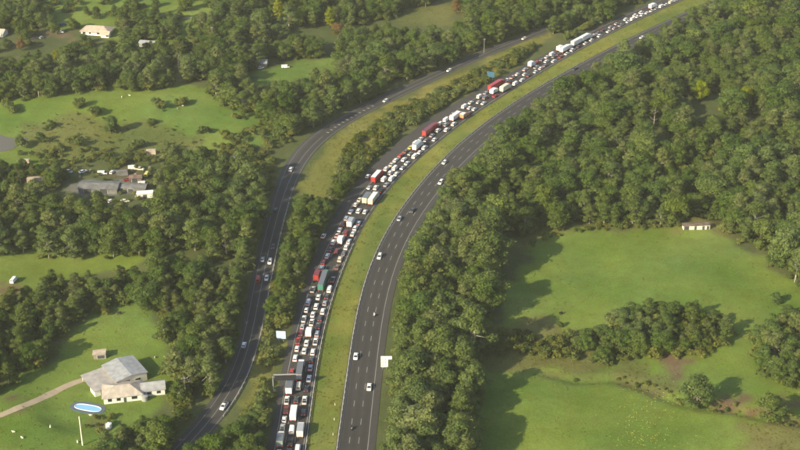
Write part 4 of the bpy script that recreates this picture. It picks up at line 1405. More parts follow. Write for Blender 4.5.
def tank(px, py, r, h, mat, lab):
    x, y = base_at(px, py)
    o = empty('water_tank', (x, y, hz(x, y)))
    mesh_obj('shell', MB().tube((0, 0, -.2), (0, 0, h), r, n=20).mesh('shell', mat), o)
    mesh_obj('lid', MB().tube((0, 0, h), (0, 0, h + .35), r * 1.03, r * .2, n=20).mesh('lid', mat), o)
    tag(o, lab, 'water tank')


tank(109, 428, 1.2, 2.0, M['sign_white'], 'round white tank at the garden edge below the farmhouse')
tank(145, 400, 1.3, 2.0, M['roof_grey'], 'grey tank at the corner of the farmhouse')

# clutter in the yard: pallets and drums
for i in range(14):
    px, py = 78 + (i % 7) * 11.5 + random.uniform(-3, 3), (random.uniform(168, 178) if i < 7 else random.uniform(197, 202))
    x, y = base_at(px, py)
    o = empty('pallet_stack', (x, y, hz(x, y)), random.uniform(0, 3))
    n_ = random.randint(3, 8)
    for q in range(n_):
        mesh_obj('pallet', MB().box(-.6, .6, -.5, .5, q * .16, q * .16 + .12).mesh('pallet', M[random.choice(['timber', 'dead_bark', 'timber'])]), o, rz=random.uniform(-.1, .1))
    tag(o, f'stack of timber pallets in the yard clutter {"above" if i < 7 else "below"} the long grey shed, {ordinal(i % 7 + 1)} from left', 'pallets', 'pallet stacks in the yard')


# sheep and cattle
def animal(px, py, mat, scale, rz, name, lab, grp):
    x, y = base_at(px, py)
    P = [(-.45, 0, .62), (0, 0, .60), (.42, 0, .64), (.62, 0, .80), (.80, 0, .84), (.95, 0, .76),
         (-.42, .15, .40), (-.46, .16, .22), (-.43, .16, .03), (-.42, -.15, .40), (-.46, -.16, .22), (-.43, -.16, .03),
         (.38, .15, .38), (.38, .15, .03), (.38, -.15, .38), (.38, -.15, .03), (-.62, 0, .60), (-.68, 0, .42)]
    E = [(1, 0), (1, 2), (2, 3), (3, 4), (4, 5), (0, 6), (6, 7), (7, 8), (0, 9), (9, 10), (10, 11), (2, 12), (12, 13), (2, 14), (14, 15), (0, 16), (16, 17)]
    Rd = [.25, .29, .25, .13, .12, .07, .11, .05, .045, .11, .05, .045, .09, .045, .09, .045, .05, .03]
    k = (name, id(mat))
    if k not in _cache:
        o = skin_body('body', P, E, Rd, mat)
        _cache[k] = o.data
        bpy.data.objects.remove(o)
    o = mesh_obj(name, _cache[k], None, (x, y, hz(x, y)), R(rz), (scale,) * 3)
    tag(o, lab, name, grp)


SHEEP = [(14.5, 437, 'at the far left of the lawn by the driveway'), (51, 431.5, 'in the middle of the bottom-left lawn'), (23, 443, 'near the bottom left corner'), (78, 445, 'beside the tall pale pole'),
         (91, 416, 'just below the swimming pool'), (130, 98, 'in the upper-left field, left'), (122, 99.5, 'in the upper-left field, beside another'), (183, 108, 'in the upper-left field, right'), (178, 110.5, 'in the upper-left field, lower right'),
         (155, 358, 'on the grass right of the grey shed'), (166, 383, 'at the trees right of the farmhouse')]
for i, (px, py, t_) in enumerate(SHEEP):
    animal(px, py, M['wool'], .95, random.uniform(0, 360), 'sheep', 'pale sheep standing ' + t_, 'sheep on the grass')
for px, py, t_ in [(750, 359, 'in the right paddock between tree clumps'), (119.5, 316.5, 'beside a long tree shadow, left'), (561, 312.5, 'low in the big right paddock')]:
    animal(px, py, M['cow_hide'], 1.8, random.uniform(0, 360), 'cow', 'dark cow standing ' + t_, 'cattle in the paddocks')


# ------------------------------------------------------------------ trees
def leaf_cloud(lobes, per_area, size, rnd, up=0.25):
    """leaf-clump faces spread over and through a set of ellipsoid lobes -> verts, faces, tint"""
    V, T = [], []
    for (cx, cy, cz, rx, ry, rz) in lobes:
        n = int(per_area * (rx * ry + rx * rz + ry * rz) * 4.2)
        d = rnd.normal(size=(n, 3))
        d /= np.linalg.norm(d, axis=1)[:, None]
        d[:, 2] = np.where(d[:, 2] < -.35, -d[:, 2] * .6, d[:, 2])
        rad = rnd.uniform(.5, 1.05, n) ** .5
        rad = np.where(rnd.random(n) < .14, rnd.uniform(1.0, 1.4, n), rad)
        c = np.array([cx, cy, cz]) + d * rad[:, None] * np.array([rx, ry, rz])
        nn = d * 1.0 + rnd.normal(size=(n, 3)) * .38 + np.array([0, 0, up])
        nn /= np.linalg.norm(nn, axis=1)[:, None]
        a = rnd.normal(size=(n, 3))
        u = np.cross(nn, a); u /= np.linalg.norm(u, axis=1)[:, None]
        v = np.cross(nn, u)
        s = size * rnd.uniform(.6, 1.35, n)[:, None]
        asp = rnd.uniform(.45, .8, n)[:, None]
        bend = nn * s * rnd.uniform(-.25, .25, n)[:, None]
        V.append(np.stack([c - u * s + bend, c - v * s * asp, c + u * s + bend, c + v * s * asp], 1))
        lob = rnd.uniform(.32, .68)
        T.append(np.clip(lob + rnd.uniform(-.3, .3, n), 0, 1))
    V = np.concatenate(V); T = np.concatenate(T)
    return V, T


def cloud_mesh(name, V, T, mat):
    n = len(V)
    me = bpy.data.meshes.new(name)
    me.vertices.add(4 * n); me.vertices.foreach_set('co', V.reshape(-1))
    idx_ = np.arange(4 * n).reshape(n, 4)
    me.loops.add(4 * n); me.loops.foreach_set('vertex_index', idx_.ravel())
    me.polygons.add(n); me.polygons.foreach_set('loop_start', np.arange(0, 4 * n, 4))
    me.update(calc_edges=True)
    a = me.attributes.new('tint', 'FLOAT', 'POINT')
    a.data.foreach_set('value', np.repeat(T, 4))
    me.materials.append(mat)
    return me


def gum_variant(seed, tall=False):
    rnd = np.random.default_rng(seed)
    H = 15.0
    lobes = []
    n = rnd.integers(16, 24)
    R0 = 4.5 if not tall else 3.5
    for i in range(n):
        t = (i + .5) / n
        zc = H * (.20 + .70 * t) if not tall else H * (.25 + .67 * t)
        rr = R0 * math.sin(math.pi * min(1, .26 + .68 * t)) * rnd.uniform(.35, 1.08)
        an = i * 2.4 + rnd.uniform(-.5, .5)
        r = rnd.uniform(.95, 2.1) * (1.0 if not tall else .9)
        lobes.append((rr * math.cos(an), rr * math.sin(an), zc, r, r, r * rnd.uniform(.62, .85)))
    lobes.append((0, 0, H * .66, 1.9, 1.9, 2.2))
    lobes.append((rnd.uniform(-.5, .5), rnd.uniform(-.5, .5), H * .93, 1.3, 1.3, 1.1))
    V, T = leaf_cloud(lobes, 6.4, .31, rnd)
    crown = cloud_mesh('crown', V, T, M['gum_leaf'])
    mb = MB()
    lean = rnd.uniform(-.5, .5, 2)
    top = (lean[0], lean[1], H * .62)
    mb.tube((0, 0, -.8), (lean[0] * .4, lean[1] * .4, H * .3), .34, .26, 7)
    mb.tube((lean[0] * .4, lean[1] * .4, H * .3), top, .26, .15, 7)
    for l in lobes[:n]:
        mb.tube((lean[0] * .6, lean[1] * .6, H * .32 + rnd.uniform(0, H * .18)), (l[0] * .85, l[1] * .85, l[2] - .2), .10, .03, 5)
    trunk = mb.mesh('trunk', M['bark'], True)
    return crown, trunk


def round_variant(seed):
    rnd = np.random.default_rng(seed)
    H = 12.0
    lobes = []
    for i in range(22):
        d = rnd.normal(size=3); d /= np.linalg.norm(d)
        if d[2] < -.75: d[2] *= -1
        r = rnd.uniform(.8, 1.9)
        lobes.append((d[0] * 3.2, d[1] * 3.2, H * .47 + d[2] * 4.2, r, r, r * .95))
    lobes.append((0, 0, H * .56, 2.6, 2.6, 2.6))
    V, T = leaf_cloud(lobes, 6.8, .29, rnd)
    crown = cloud_mesh('crown', V, T, M['green_leaf'])
    mb = MB().tube((0, 0, -.8), (0, 0, H * .55), .36, .18, 7)
    for l in lobes[:10]:
        mb.tube((0, 0, H * .25 + rnd.uniform(0, 2)), (l[0], l[1], l[2]), .13, .04, 5)
    return crown, mb.mesh('trunk', M['dark_bark'], True)


def poplar_variant(seed, leaf='yellow_leaf', wide=1.0):
    rnd = np.random.default_rng(seed)
    H = 14.0
    lobes = []
    for i in range(14):
        t = (i + .5) / 14
        zc = H * (.16 + .80 * t)
        rr = 1.5 * math.sin(math.pi * (.15 + .8 * t)) * .6
        an = i * 2.4
        r = 1.25 * math.sin(math.pi * (.18 + .76 * t)) + .35
        lobes.append((rr * math.cos(an), rr * math.sin(an), zc, r, r, 1.3))
    V, T = leaf_cloud(lobes, 5.0, .34, rnd)
    V = V * np.array([wide, wide, 1.0])
    crown = cloud_mesh('crown', V, T, M[leaf])
    return crown, MB().tube((0, 0, -.6), (0, 0, H * .8), .26, .06, 7).mesh('trunk', M['dark_bark'], True)


def bush_variant(seed):
    rnd = np.random.default_rng(seed)
    lobes = []
    for i in range(6):
        an = i * 1.05 + rnd.uniform(-.3, .3)
        rr = rnd.uniform(.3, 1.0)
        r = rnd.uniform(.55, .95)
        lobes.append((rr * math.cos(an), rr * math.sin(an), rnd.uniform(.6, 1.5), r, r, r * .8))
    V, T = leaf_cloud(lobes, 9, .24, rnd)
    return cloud_mesh('shrub', V, T, M['shrub_leaf'])


GUM = [gum_variant(100 + i, i % 3 == 2) for i in range(10)]
RND = [round_variant(200 + i) for i in range(5)]
POP = [poplar_variant(300 + i) for i in range(2)]
BUSH = [bush_variant(400 + i) for i in range(4)]
NAR = [poplar_variant(320 + i, 'gum_leaf', 1.5) for i in range(3)]
KINDS = [(c, t, 15.0) for c, t in GUM] + [(c, t, 12.0) for c, t in RND] + [(c, t, 14.0) for c, t in NAR]

# woods: polygon of what the crowns cover in the photo, spacing (m), height range (m), share of round broadleaf trees, place phrase
WOODS = [
    ('in the belt beside the paddock', [(402, 352), (398, 322), (405, 285), (413, 255), (427, 226), (444, 202), (500, 200), (500, 240), (490, 262), (494, 292), (488, 318), (474, 345), (472, 400), (467, 520), (393, 520), (397, 400), (403, 372)], 6.0, (14, 21), .12),
    ('in the big right forest', [(436, 202), (454, 178), (476, 150), (508, 121), (554, 89), (598, 62), (646, 35), (690, 9), (750, -40), (960, -70), (960, 330), (800, 288), (766, 262), (748, 244), (722, 228), (700, 221), (560, 221), (510, 230), (495, 238), (470, 230)], 7.0, (8, 19), .5),
    ('in the row across the paddocks', [(574, 352), (582, 328), (612, 310), (650, 304), (704, 306), (730, 318), (724, 345), (690, 352), (640, 350), (604, 356)], 5.6, (7, 11), .5),
    ('in the clump at right edge', [(752, 348), (758, 330), (776, 316), (820, 296), (860, 300), (860, 400), (792, 394), (764, 380)], 6.0, (10, 15), .5),
    ('in the belt below the yard', [(-60, 168), (10, 172), (40, 182), (76, 196), (120, 196), (152, 192), (162, 158), (196, 146), (236, 158), (266, 178), (272, 205), (269, 240), (258, 270), (236, 262), (200, 256), (130, 248), (-60, 256)], 6.2, (12, 18), .3),
    ('in the wood beside farm paddock', [(130, 262), (170, 256), (205, 256), (256, 268), (254, 300), (248, 328), (234, 362), (214, 392), (190, 412), (160, 398), (168, 362), (160, 330), (140, 300)], 6.2, (10, 14), .3),
    ('in the diagonal left belt', [(-60, 302), (0, 296), (44, 276), (120, 266), (150, 266), (156, 290), (120, 306), (84, 314), (62, 338), (34, 372), (0, 392), (-60, 410)], 6.2, (8, 12), .35),
    ('in front of the farmhouse', [(88, 470), (98, 440), (118, 418), (134, 406), (160, 402), (190, 408), (204, 420), (222, 440), (214, 480), (150, 490)], 5.6, (8, 13), .5),
    ('beside the lowest road bend', [(194, 446), (214, 436), (234, 424), (262, 400), (274, 412), (272, 530), (180, 530)], 4.6, (7, 11), .6),
    ('on the bank between the roads', [(292, 206), (300, 196), (330, 192), (350, 172), (362, 160), (358, 186), (334, 214), (318, 236), (308, 262), (298, 296), (280, 340), (268, 350), (266, 330), (278, 270), (288, 228)], 4.9, (8, 12), .45),
    ('in the belt below the houses', [(-60, 60), (20, 56), (60, 47), (80, 45), (126, 45), (180, 36), (206, 42), (236, 34), (236, 78), (198, 78), (150, 88), (60, 94), (-60, 104)], 6.6, (10, 15), .45),
    ('in the wood left of the upper side road', [(206, 84), (222, 66), (250, 40), (300, 28), (330, 40), (352, 24), (400, 28), (430, 6), (500, -40), (660, -60), (640, -8), (600, 16), (545, 32), (500, 42), (430, 72), (380, 98), (330, 118), (298, 130), (276, 134), (264, 118), (250, 112), (216, 104)], 7.0, (10, 16), .5),
    ('in the wood at the top behind the clearing', [(200, 14), (250, -30), (420, -50), (470, -30), (420, 6), (350, 24), (300, 26), (246, 44), (206, 46)], 7.4, (10, 16), .5),
    ('on the verge between upper side road and queue', [(372, 160), (392, 134), (436, 108), (486, 82), (520, 62), (560, 38), (610, 10), (640, -10), (656, -12), (620, 12), (570, 38), (520, 66), (480, 88), (430, 115), (396, 140), (376, 162)], 5.6, (4, 7.5), .5),
    ('among the top-left houses', [(0, 0), (30, -10), (56, 6), (54, 22), (20, 28), (-40, 30)], 7.0, (9, 13), .6),
    ('in the grove right of the top-left house', [(112, 4), (150, 6), (178, 14), (176, 34), (130, 40), (118, 30)], 7.0, (9, 12), .6),
    ('scattered in the top-left paddocks', [(-20, -10), (240, -24), (238, 40), (130, 50), (60, 50), (20, 60), (-20, 60)], 15, (5, 11), .7),
    ('scattered on the upper-left rough', [(-20, 100), (60, 96), (200, 92), (270, 118), (240, 160), (120, 166), (-20, 150)], 24, (3, 8), .7),
    ('left of the cluttered yard', [(-60, 150), (20, 156), (60, 162), (72, 180), (40, 184), (-60, 176)], 7.5, (7, 11), .5),
]
# clearings where no tree may show
CLEAR = [[(398, 6), (456, 0), (456, 26), (400, 28)], [(246, 76), (262, 58), (336, 52), (340, 68), (300, 80), (256, 86)], [(76, 14), (118, 14), (118, 33), (76, 33)], [(70, 180), (156, 164), (156, 198), (76, 200)],
         [(376, 350), (396, 348), (396, 372), (376, 372)], [(268, 324), (294, 320), (296, 345), (286, 364), (266, 362)], [(680, 214), (716, 214), (716, 244), (680, 244)], [(268, 368), (298, 368), (280, 396), (268, 396)],
         [(484, 68), (497, 68), (497, 82), (484, 82)], [(90, 350), (170, 350), (170, 408), (90, 408)], [(180, 378), (191, 378), (191, 396), (180, 396)]]
SPECIAL = [(279, 20, 7), (300, 26, 6), (312, 26, 6), (330, 26, 6), (743, 110, 8), (700, 102, 9), (22, 52, 7), (653, 132, 7), (179, 70, 6), (57, 62, 6), (456, 14, 7), (338, 35, 7), (248, 18, 6)]
trees = []       # x, y, kind index, scale, rot, wood index, base pixel y
for wi, (where, poly, sp, (h0, h1), rs) in enumerate(WOODS):
    cor = np.array([at(px, max(py, -75)) for px, py in poly])
    lo, hi = cor.min(0) - 40, cor.max(0) + 25
    gx, gy = np.meshgrid(np.arange(lo[0], hi[0], sp), np.arange(lo[1], hi[1], sp))
    gx = gx.ravel() + rng.uniform(-.46, .46, gx.size) * sp
    gy = gy.ravel() + rng.uniform(-.46, .46, gy.size) * sp
    h = rng.uniform(h0, h1, gx.size)
    keep = rng.random(gx.size) > .06
    bx, by = project(gx, gy, 0)
    cx, cy = project(gx, gy, .62 * h)
    tx, ty = project(gx, gy, .95 * h)
    keep &= inside(cx, cy, poly) & (by < 530)
    # the base may stand a little outside, the crown top not by more than a few pixels
    keep &= inside(tx, ty + 4, poly) & inside(bx, by - 5, poly)
    for cl in CLEAR:
        keep &= ~(inside(cx, cy, cl) | inside(tx, ty + 3, cl) | inside(bx, by - 3, cl))
    for sx_, sy_, sr_ in SPECIAL:      # leave standing room, and a gap in front, for the trees that stand out
        g_ = at(sx_, sy_)
        keep &= ~((np.abs(gx - g_[0]) < sr_) & (gy < g_[1] + sr_) & (gy > g_[1] - 4.6 * sr_))
    gx, gy, h = gx[keep], gy[keep], h[keep]
    pv = on_pavement(gx, gy, 1.6)
    gx, gy, h = gx[~pv], gy[~pv], h[~pv]
    for x, y, hh in zip(gx, gy, h):
        k = int(rng.integers(10, 15)) if rng.random() < rs else int(rng.integers(0, 10))
        if rng.random() < .14: k = int(rng.integers(15, 18))
        hh *= 1.25 if rng.random() < .06 else rng.uniform(.82, 1.05)
        trees.append([x, y, k, hh / KINDS[k][2], rng.uniform(0, 6.28), wi, hh])
T_ = np.array([[t[0], t[1]] for t in trees])
# thin where two woods overlap
order = np.arange(len(T_))
cell = {}
kept = []
for i in order:
    c = (int(T_[i, 0] // 4), int(T_[i, 1] // 4))
    ok = True
    for a in (-1, 0, 1):
        for b in (-1, 0, 1):
            for j in cell.get((c[0] + a, c[1] + b), ()):
                if (T_[i, 0] - T_[j, 0]) ** 2 + (T_[i, 1] - T_[j, 1]) ** 2 < 3.4 ** 2:
                    ok = False
    if ok:
        cell.setdefault(c, []).append(i); kept.append(i)
trees = [trees[i] for i in kept]
zt = height(np.array([t[0] for t in trees]), np.array([t[1] for t in trees]))
for t, z in zip(trees, zt): t.append(float(z))


def put_tree(name, crown, trunk, x, y, z, rot, sxy, sz, label, cat, group=None, leaf=None):
    r = empty(name, (x, y, z), rot)
    r.scale = (sxy, sxy, sz)
    mesh_obj('trunk', trunk, r)
    o = mesh_obj('crown', crown, r)
    if leaf:
        o.material_slots[0].link = 'OBJECT'
        o.material_slots[0].material = M[leaf]
    return tag(r, label, cat, group)


# the ones that show largest: in view, nearest, and on the open edge of their wood
vis = []
for i, t in enumerate(trees):
    px, py = project(t[0], t[1], t[6] * .6)
    if -8 < px < 808 and -8 < py < 462:
        vis.append((py, i))
vis.sort(reverse=True)
SINGLE_N = 290
single = set(i for _, i in vis[:SINGLE_N])


def rows_of(items, n_row):
    """items: (key, px, py) -> key: (row from the front, place from the left)"""
    out = {}
    items = sorted(items, key=lambda e: -e[2])
    for r in range(0, len(items), n_row):
        for c, e in enumerate(sorted(items[r:r + n_row], key=lambda e: e[1])):
            out[e[0]] = (r // n_row + 1, c + 1)
    return out


PLACE = {}
for wi in range(len(WOODS)):
    it_ = []
    for i in single:
        if trees[i][5] == wi:
            px, py = project(trees[i][0], trees[i][1], 0)
            it_.append((i, px, py))
    PLACE.update(rows_of(it_, 7))
for i in sorted(single):
    x, y, k, s, rot, wi, hh, z = trees[i]
    c, t, H = KINDS[k]
    where, poly, sp, (h0, h1), rs = WOODS[wi]
    sx = s * random.uniform(1.0, 1.35) * (1.1 if k >= 10 else 1.0)
    sort_ = 'narrow tree' if k >= 15 else ['gum tree', 'round tree'][k >= 10]
    row, plc = PLACE[i]
    put_tree('narrow_tree' if k >= 15 else ['gum_tree', 'broadleaf_tree'][k >= 10], c, t, x, y, z - .1, rot, sx, s, f'{sort_} {where}, {ordinal(row)} row up, {ordinal(plc)} from left', 'tree', 'trees ' + where)

# the rest of the wood reads as one mass
rest = [t for i, t in enumerate(trees) if i not in single]


def scatter(name, label, pts, protos, parent_meshes=None):
    """one object: instances of proto meshes on points (attributes: kind, size, turn)"""
    me = bpy.data.meshes.new(name)
    me.from_pydata([p[:3] for p in pts], [], [])
    for an, ix, ty in (('kind_id', 3, 'INT'), ('size', 4, 'FLOAT_VECTOR'), ('turn', 5, 'FLOAT')):
        a = me.attributes.new(an, ty, 'POINT')
        if ty == 'FLOAT_VECTOR':
            a.data.foreach_set('vector', np.array([p[ix] if isinstance(p[ix], tuple) else (p[ix],) * 3 for p in pts], float).ravel())
        else:
            a.data.foreach_set('value', [(int if ty == 'INT' else float)(p[ix]) for p in pts])
    o = mesh_obj(name, me)
    ng = bpy.data.node_groups.new(name + '_nodes', 'GeometryNodeTree')
    ng.interface.new_socket('Geometry', in_out='INPUT', socket_type='NodeSocketGeometry')
    ng.interface.new_socket('Geometry', in_out='OUTPUT', socket_type='NodeSocketGeometry')
    N, L = ng.nodes, ng.links
    gi, go = N.new('NodeGroupInput'), N.new('NodeGroupOutput')
    jn = N.new('GeometryNodeJoinGeometry')

    def attr(nm, dt):
        a = N.new('GeometryNodeInputNamedAttribute'); a.data_type = dt
        a.inputs['Name'].default_value = nm
        return a.outputs[0]
    kid, size, turn = attr('kind_id', 'INT'), attr('size', 'FLOAT_VECTOR'), attr('turn', 'FLOAT')
    cb = N.new('ShaderNodeCombineXYZ'); L.new(turn, cb.inputs['Z'])
    for k, objs in enumerate(protos):
        cmp_ = N.new('FunctionNodeCompare'); cmp_.data_type = 'INT'; cmp_.operation = 'EQUAL'
        L.new(kid, cmp_.inputs[2]); cmp_.inputs[3].default_value = k
        src = N.new('GeometryNodeJoinGeometry')
        for ob in objs:
            oi = N.new('GeometryNodeObjectInfo'); oi.inputs['Object'].default_value = ob
            oi.transform_space = 'ORIGINAL'
            L.new(oi.outputs['Geometry'], src.inputs[0])
        ip = N.new('GeometryNodeInstanceOnPoints')
        L.new(gi.outputs[0], ip.inputs['Points']); L.new(cmp_.outputs[0], ip.inputs['Selection'])
        L.new(src.outputs[0], ip.inputs['Instance']); L.new(cb.outputs[0], ip.inputs['Rotation']); L.new(size, ip.inputs['Scale'])
        L.new(ip.outputs[0], jn.inputs[0])
    L.new(jn.outputs[0], go.inputs[0])
    o.modifiers.new('scatter', 'NODES').node_group = ng
    return tag(o, label, kind='stuff')


protos = []
for k, (c, t, H) in enumerate(KINDS):
    cr = next(o for o in bpy.data.objects if o.data is c)
    tr = next(o for o in bpy.data.objects if o.data is t)
    protos.append([cr, tr])
scatter('forest', 'dense mass of gum forest and woodland behind the nearer trees', [(t[0], t[1], t[7] - .1, t[2], (lambda q: (t[3] * q, t[3] * q * rng.uniform(.85, 1.15), t[3]))(rng.uniform(.95, 1.4)), t[4]) for t in rest], protos)


# lone and special trees: (base px, base py, kind, height, width factor, leaf, name, label)
def lone(px, py, k, h, wf, leaf, name, label, group=None):
    x, y = base_at(px, py)
    c, t, H = {'p': (*POP[0], 14.0), 'q': (*POP[1], 14.0)}.get(k) or KINDS[k]
    put_tree(name, c, t, x, y, hz(x, y) - .1, random.uniform(0, 6), h / H * wf, h / H, label, 'tree', group, leaf)


LONE = [(696, 410, 10, 16, 1.15, 'gum_leaf', 'broadleaf_tree', 'lone round olive-green tree on the gully bank in the right paddock'),
        (768, 424, 11, 13.5, 1.2, 'gum_leaf', 'broadleaf_tree', 'lone spreading tree with pale trunk at lower right, beyond the gully'),
        (111, 131, 12, 12, .95, None, 'broadleaf_tree', 'lone tree casting a long shadow in the upper-left field'),
        (22, 52, 11, 9, 1.0, 'rust_leaf', 'autumn_tree', 'orange-brown autumn tree by the parked cars, top left'),
        (279, 21, 'p', 16, 1.5, 'yellow_leaf', 'poplar_tree', 'yellow-green poplar, lone one left of the trio at the top'),
        (300, 27, 'p', 15, 1.5, 'yellow_leaf', 'poplar_tree', 'yellow poplar, leftmost of the trio at the top'),
        (313, 27, 'q', 15, 1.5, 'green_leaf', 'poplar_tree', 'green poplar in the middle of the trio at the top'),
        (330, 27, 'q', 15, 1.5, 'yellow_leaf', 'poplar_tree', 'yellow poplar, rightmost of the trio at the top'),
        (743, 110, 10, 15, .95, 'yellow_leaf', 'yellow_tree', 'yellow-green tree standing out in the far right forest'),
        (700, 102, 11, 15, 1.0, 'yellow_leaf', 'yellow_tree', 'broad yellowish tree left of the brighter one in the right forest'),
        (57, 62, 10, 8, .9, 'yellow_leaf', 'yellow_tree', 'small yellow-flowered tree below the top-left house'),
        (338, 35, 12, 11, 1.1, 'rust_leaf', 'autumn_tree', 'brownish tree right of the yellow poplars'),
        (456, 14, 11, 12, .9, 'rust_leaf', 'autumn_tree', 'reddish brown tree beside the top clearing'),
        (775, 305, 10, 6, 1.3, None, 'broadleaf_tree', 'low bushy tree at the upper right rim of the paddock'),
        (785, 322, 12, 8, 1.1, None, 'broadleaf_tree', 'rounded tree just below the low bushy one, right rim'),
        (560, 325, 11, 3.2, 1.3, None, 'broadleaf_tree', 'small dark bush-like tree alone in the big right paddock'),
        (20, 25, 'q', 13, 1.2, 'green_leaf', 'poplar_tree', 'tall dark conical tree in the top-left corner'),
        (43, 22, 'p', 11, 1.5, 'green_leaf', 'poplar_tree', 'dark conical tree between the corner conifer and the white van'),
        (248, 18, 'q', 13, 1.4, 'green_leaf', 'poplar_tree', 'tall dark green conical tree at the end of the pale track')]
for a in LONE:
    lone(*a)


def dead_tree(px, py, h, label):
    x, y = base_at(px, py)
    rnd = random.Random(px)
    mb = MB().tube((0, 0, -.5), (.1, .1, h * .6), .3, .18, 7).tube((.1, .1, h * .6), (.3, -.2, h), .18, .05, 6)
    r = empty('dead_tree', (x, y, hz(x, y)))
    mesh_obj('trunk', mb.mesh('trunk', M['dead_bark'], True), r)
    for i in range(9):
        z = h * rnd.uniform(.3, .85); a = rnd.uniform(0, 6.28); l = rnd.uniform(1.5, 3.2)
        b = MB().tube((0.05, 0.05, z), (l * math.cos(a), l * math.sin(a), z + l * .8), .11, .03, 5)
        b.tube((l * .6 * math.cos(a), l * .6 * math.sin(a), z + l * .48), (l * math.cos(a + .7), l * math.sin(a + .7), z + l * .75), .06, .02, 5)
        mesh_obj('branch', b.mesh('branch', M['dead_bark'], True), r)
    tag(r, label, 'tree')


dead_tree(653, 132, 14, 'bare pale dead tree standing in the right forest')
dead_tree(179, 70, 11, 'bare pale dead tree at the right end of the top-left belt')
dead_tree(167, 68, 8, 'shorter bare dead tree left of the taller one, top-left belt')

# shrubs
SHRUBS = [
    ('on the bank above the queue', [(336, 172), (348, 146), (378, 123), (420, 101), (470, 77), (520, 51), (545, 42), (504, 74), (440, 108), (400, 134), (372, 160), (350, 194), (330, 200)], 2.7, (.9, 2.2)),
    ('on the lower roadside verge', [(260, 345), (268, 318), (284, 300), (300, 260), (305, 272), (297, 310), (289, 350), (279, 374), (271, 404), (248, 424), (238, 432), (256, 396)], 2.9, (.9, 2.2)),
    ('along the right-hand gully', [(556, 378), (612, 380), (650, 394), (700, 414), (760, 426), (820, 440), (820, 424), (740, 410), (668, 392), (620, 374), (570, 374)], 3.2, (.35, .9)),
    ('below the paddock tree row', [(484, 352), (500, 330), (570, 336), (600, 350), (720, 350), (700, 362), (620, 362)], 3.8, (1.0, 2.1)),
    ('in the upper-left marsh', [(10, 150), (60, 146), (150, 150), (206, 150), (250, 138), (260, 150), (210, 168), (150, 162), (60, 166)], 4.0, (.8, 1.8)),
    ('on the brown marsh', [(16, 124), (70, 112), (150, 120), (214, 136), (200, 150), (100, 150), (30, 150)], 6.5, (.25, .8)),
    ('round the cluttered yard', [(60, 166), (150, 162), (160, 186), (150, 202), (90, 206), (64, 190)], 5.5, (.6, 1.2)),
    ('in the farm garden', [(86, 430), (100, 414), (118, 412), (112, 440), (96, 448)], 4.0, (.7, 1.4)),
    ('at the big paddock top', [(520, 240), (560, 224), (690, 220), (690, 226), (570, 230), (530, 244)], 3.6, (.6, 1.3)),
    ('in scrub left of side road', [(236, 140), (276, 118), (296, 134), (280, 160), (270, 190), (244, 178), (232, 158)], 4.0, (.8, 2.0)),
    ('on the side road bank', [(200, 400), (222, 368), (240, 330), (244, 344), (232, 376), (212, 408)], 3.4, (1.0, 2.0)),
    ('at the right forest edge', [(384, 450), (388, 400), (394, 374), (392, 330), (400, 290), (408, 258), (424, 232), (418, 256), (408, 300), (402, 360), (398, 460)], 3.4, (.6, 1.3)),
]
pts = []
for si, (where, poly, sp, (s0, s1)) in enumerate(SHRUBS):
    cor = np.array([at(*q) for q in poly]); lo, hi = cor.min(0), cor.max(0)
    gx, gy = np.meshgrid(np.arange(lo[0], hi[0], sp), np.arange(lo[1], hi[1], sp))
    gx = gx.ravel() + rng.uniform(-.5, .5, gx.size) * sp; gy = gy.ravel() + rng.uniform(-.5, .5, gy.size) * sp
    bx, by = project(gx, gy, 0)
    k = inside(bx, by, poly) & (vnoise(gx, gy, 9, 3) > (.22 if si < 2 else .36)) & ~on_pavement(gx, gy, 1.6)
    for cl in CLEAR[6:10] + [[(272, 326), (291, 326), (292, 349), (272, 352)]]:
        k &= ~inside(bx, by, cl)
    for x, y, py in zip(gx[k], gy[k], by[k]):
        s = rng.uniform(s0, s1)
        pts.append((x, y, hz(x, y) - .05, int(rng.integers(0, 4)), s, rng.uniform(0, 6.28), si, py * s))
pts.sort(key=lambda p: -p[7])
first = {}
SPL = {}
for si in range(len(SHRUBS)):
    SPL.update(rows_of([(i, *project(p[0], p[1], 0)) for i, p in enumerate(pts[:240]) if p[6] == si], 7))
for i, p in enumerate(pts[:240]):
    o = mesh_obj('shrub', BUSH[p[3]], None, p[:3], p[5], (p[4],) * 3)
    first.setdefault(p[3], o)
    tag(o, f'green shrub {SHRUBS[p[6]][0]}, {ordinal(SPL[i][0])} row up, {ordinal(SPL[i][1])} from left', 'shrub', 'shrubs ' + SHRUBS[p[6]][0])
up = []
for t in trees:
    for _u in range(3):
        a_, r_ = rng.uniform(0, 6.28), rng.uniform(1.0, 4.2)
        x, y = t[0] + r_ * math.cos(a_), t[1] + r_ * math.sin(a_)
        up.append((x, y, t[7] - .1, int(rng.integers(0, 4)), rng.uniform(.8, 2.7), rng.uniform(0, 6.28)))
ux, uy = np.array([q[0] for q in up]), np.array([q[1] for q in up])
okp = ~on_pavement(ux, uy, 2.2)
up = [q for q, k in zip(up, okp) if k]
scatter('undergrowth', 'small shrubs and undergrowth scattered on banks and verges', [p[:6] for p in pts[240:]] + up, [[first[k]] for k in range(4)])

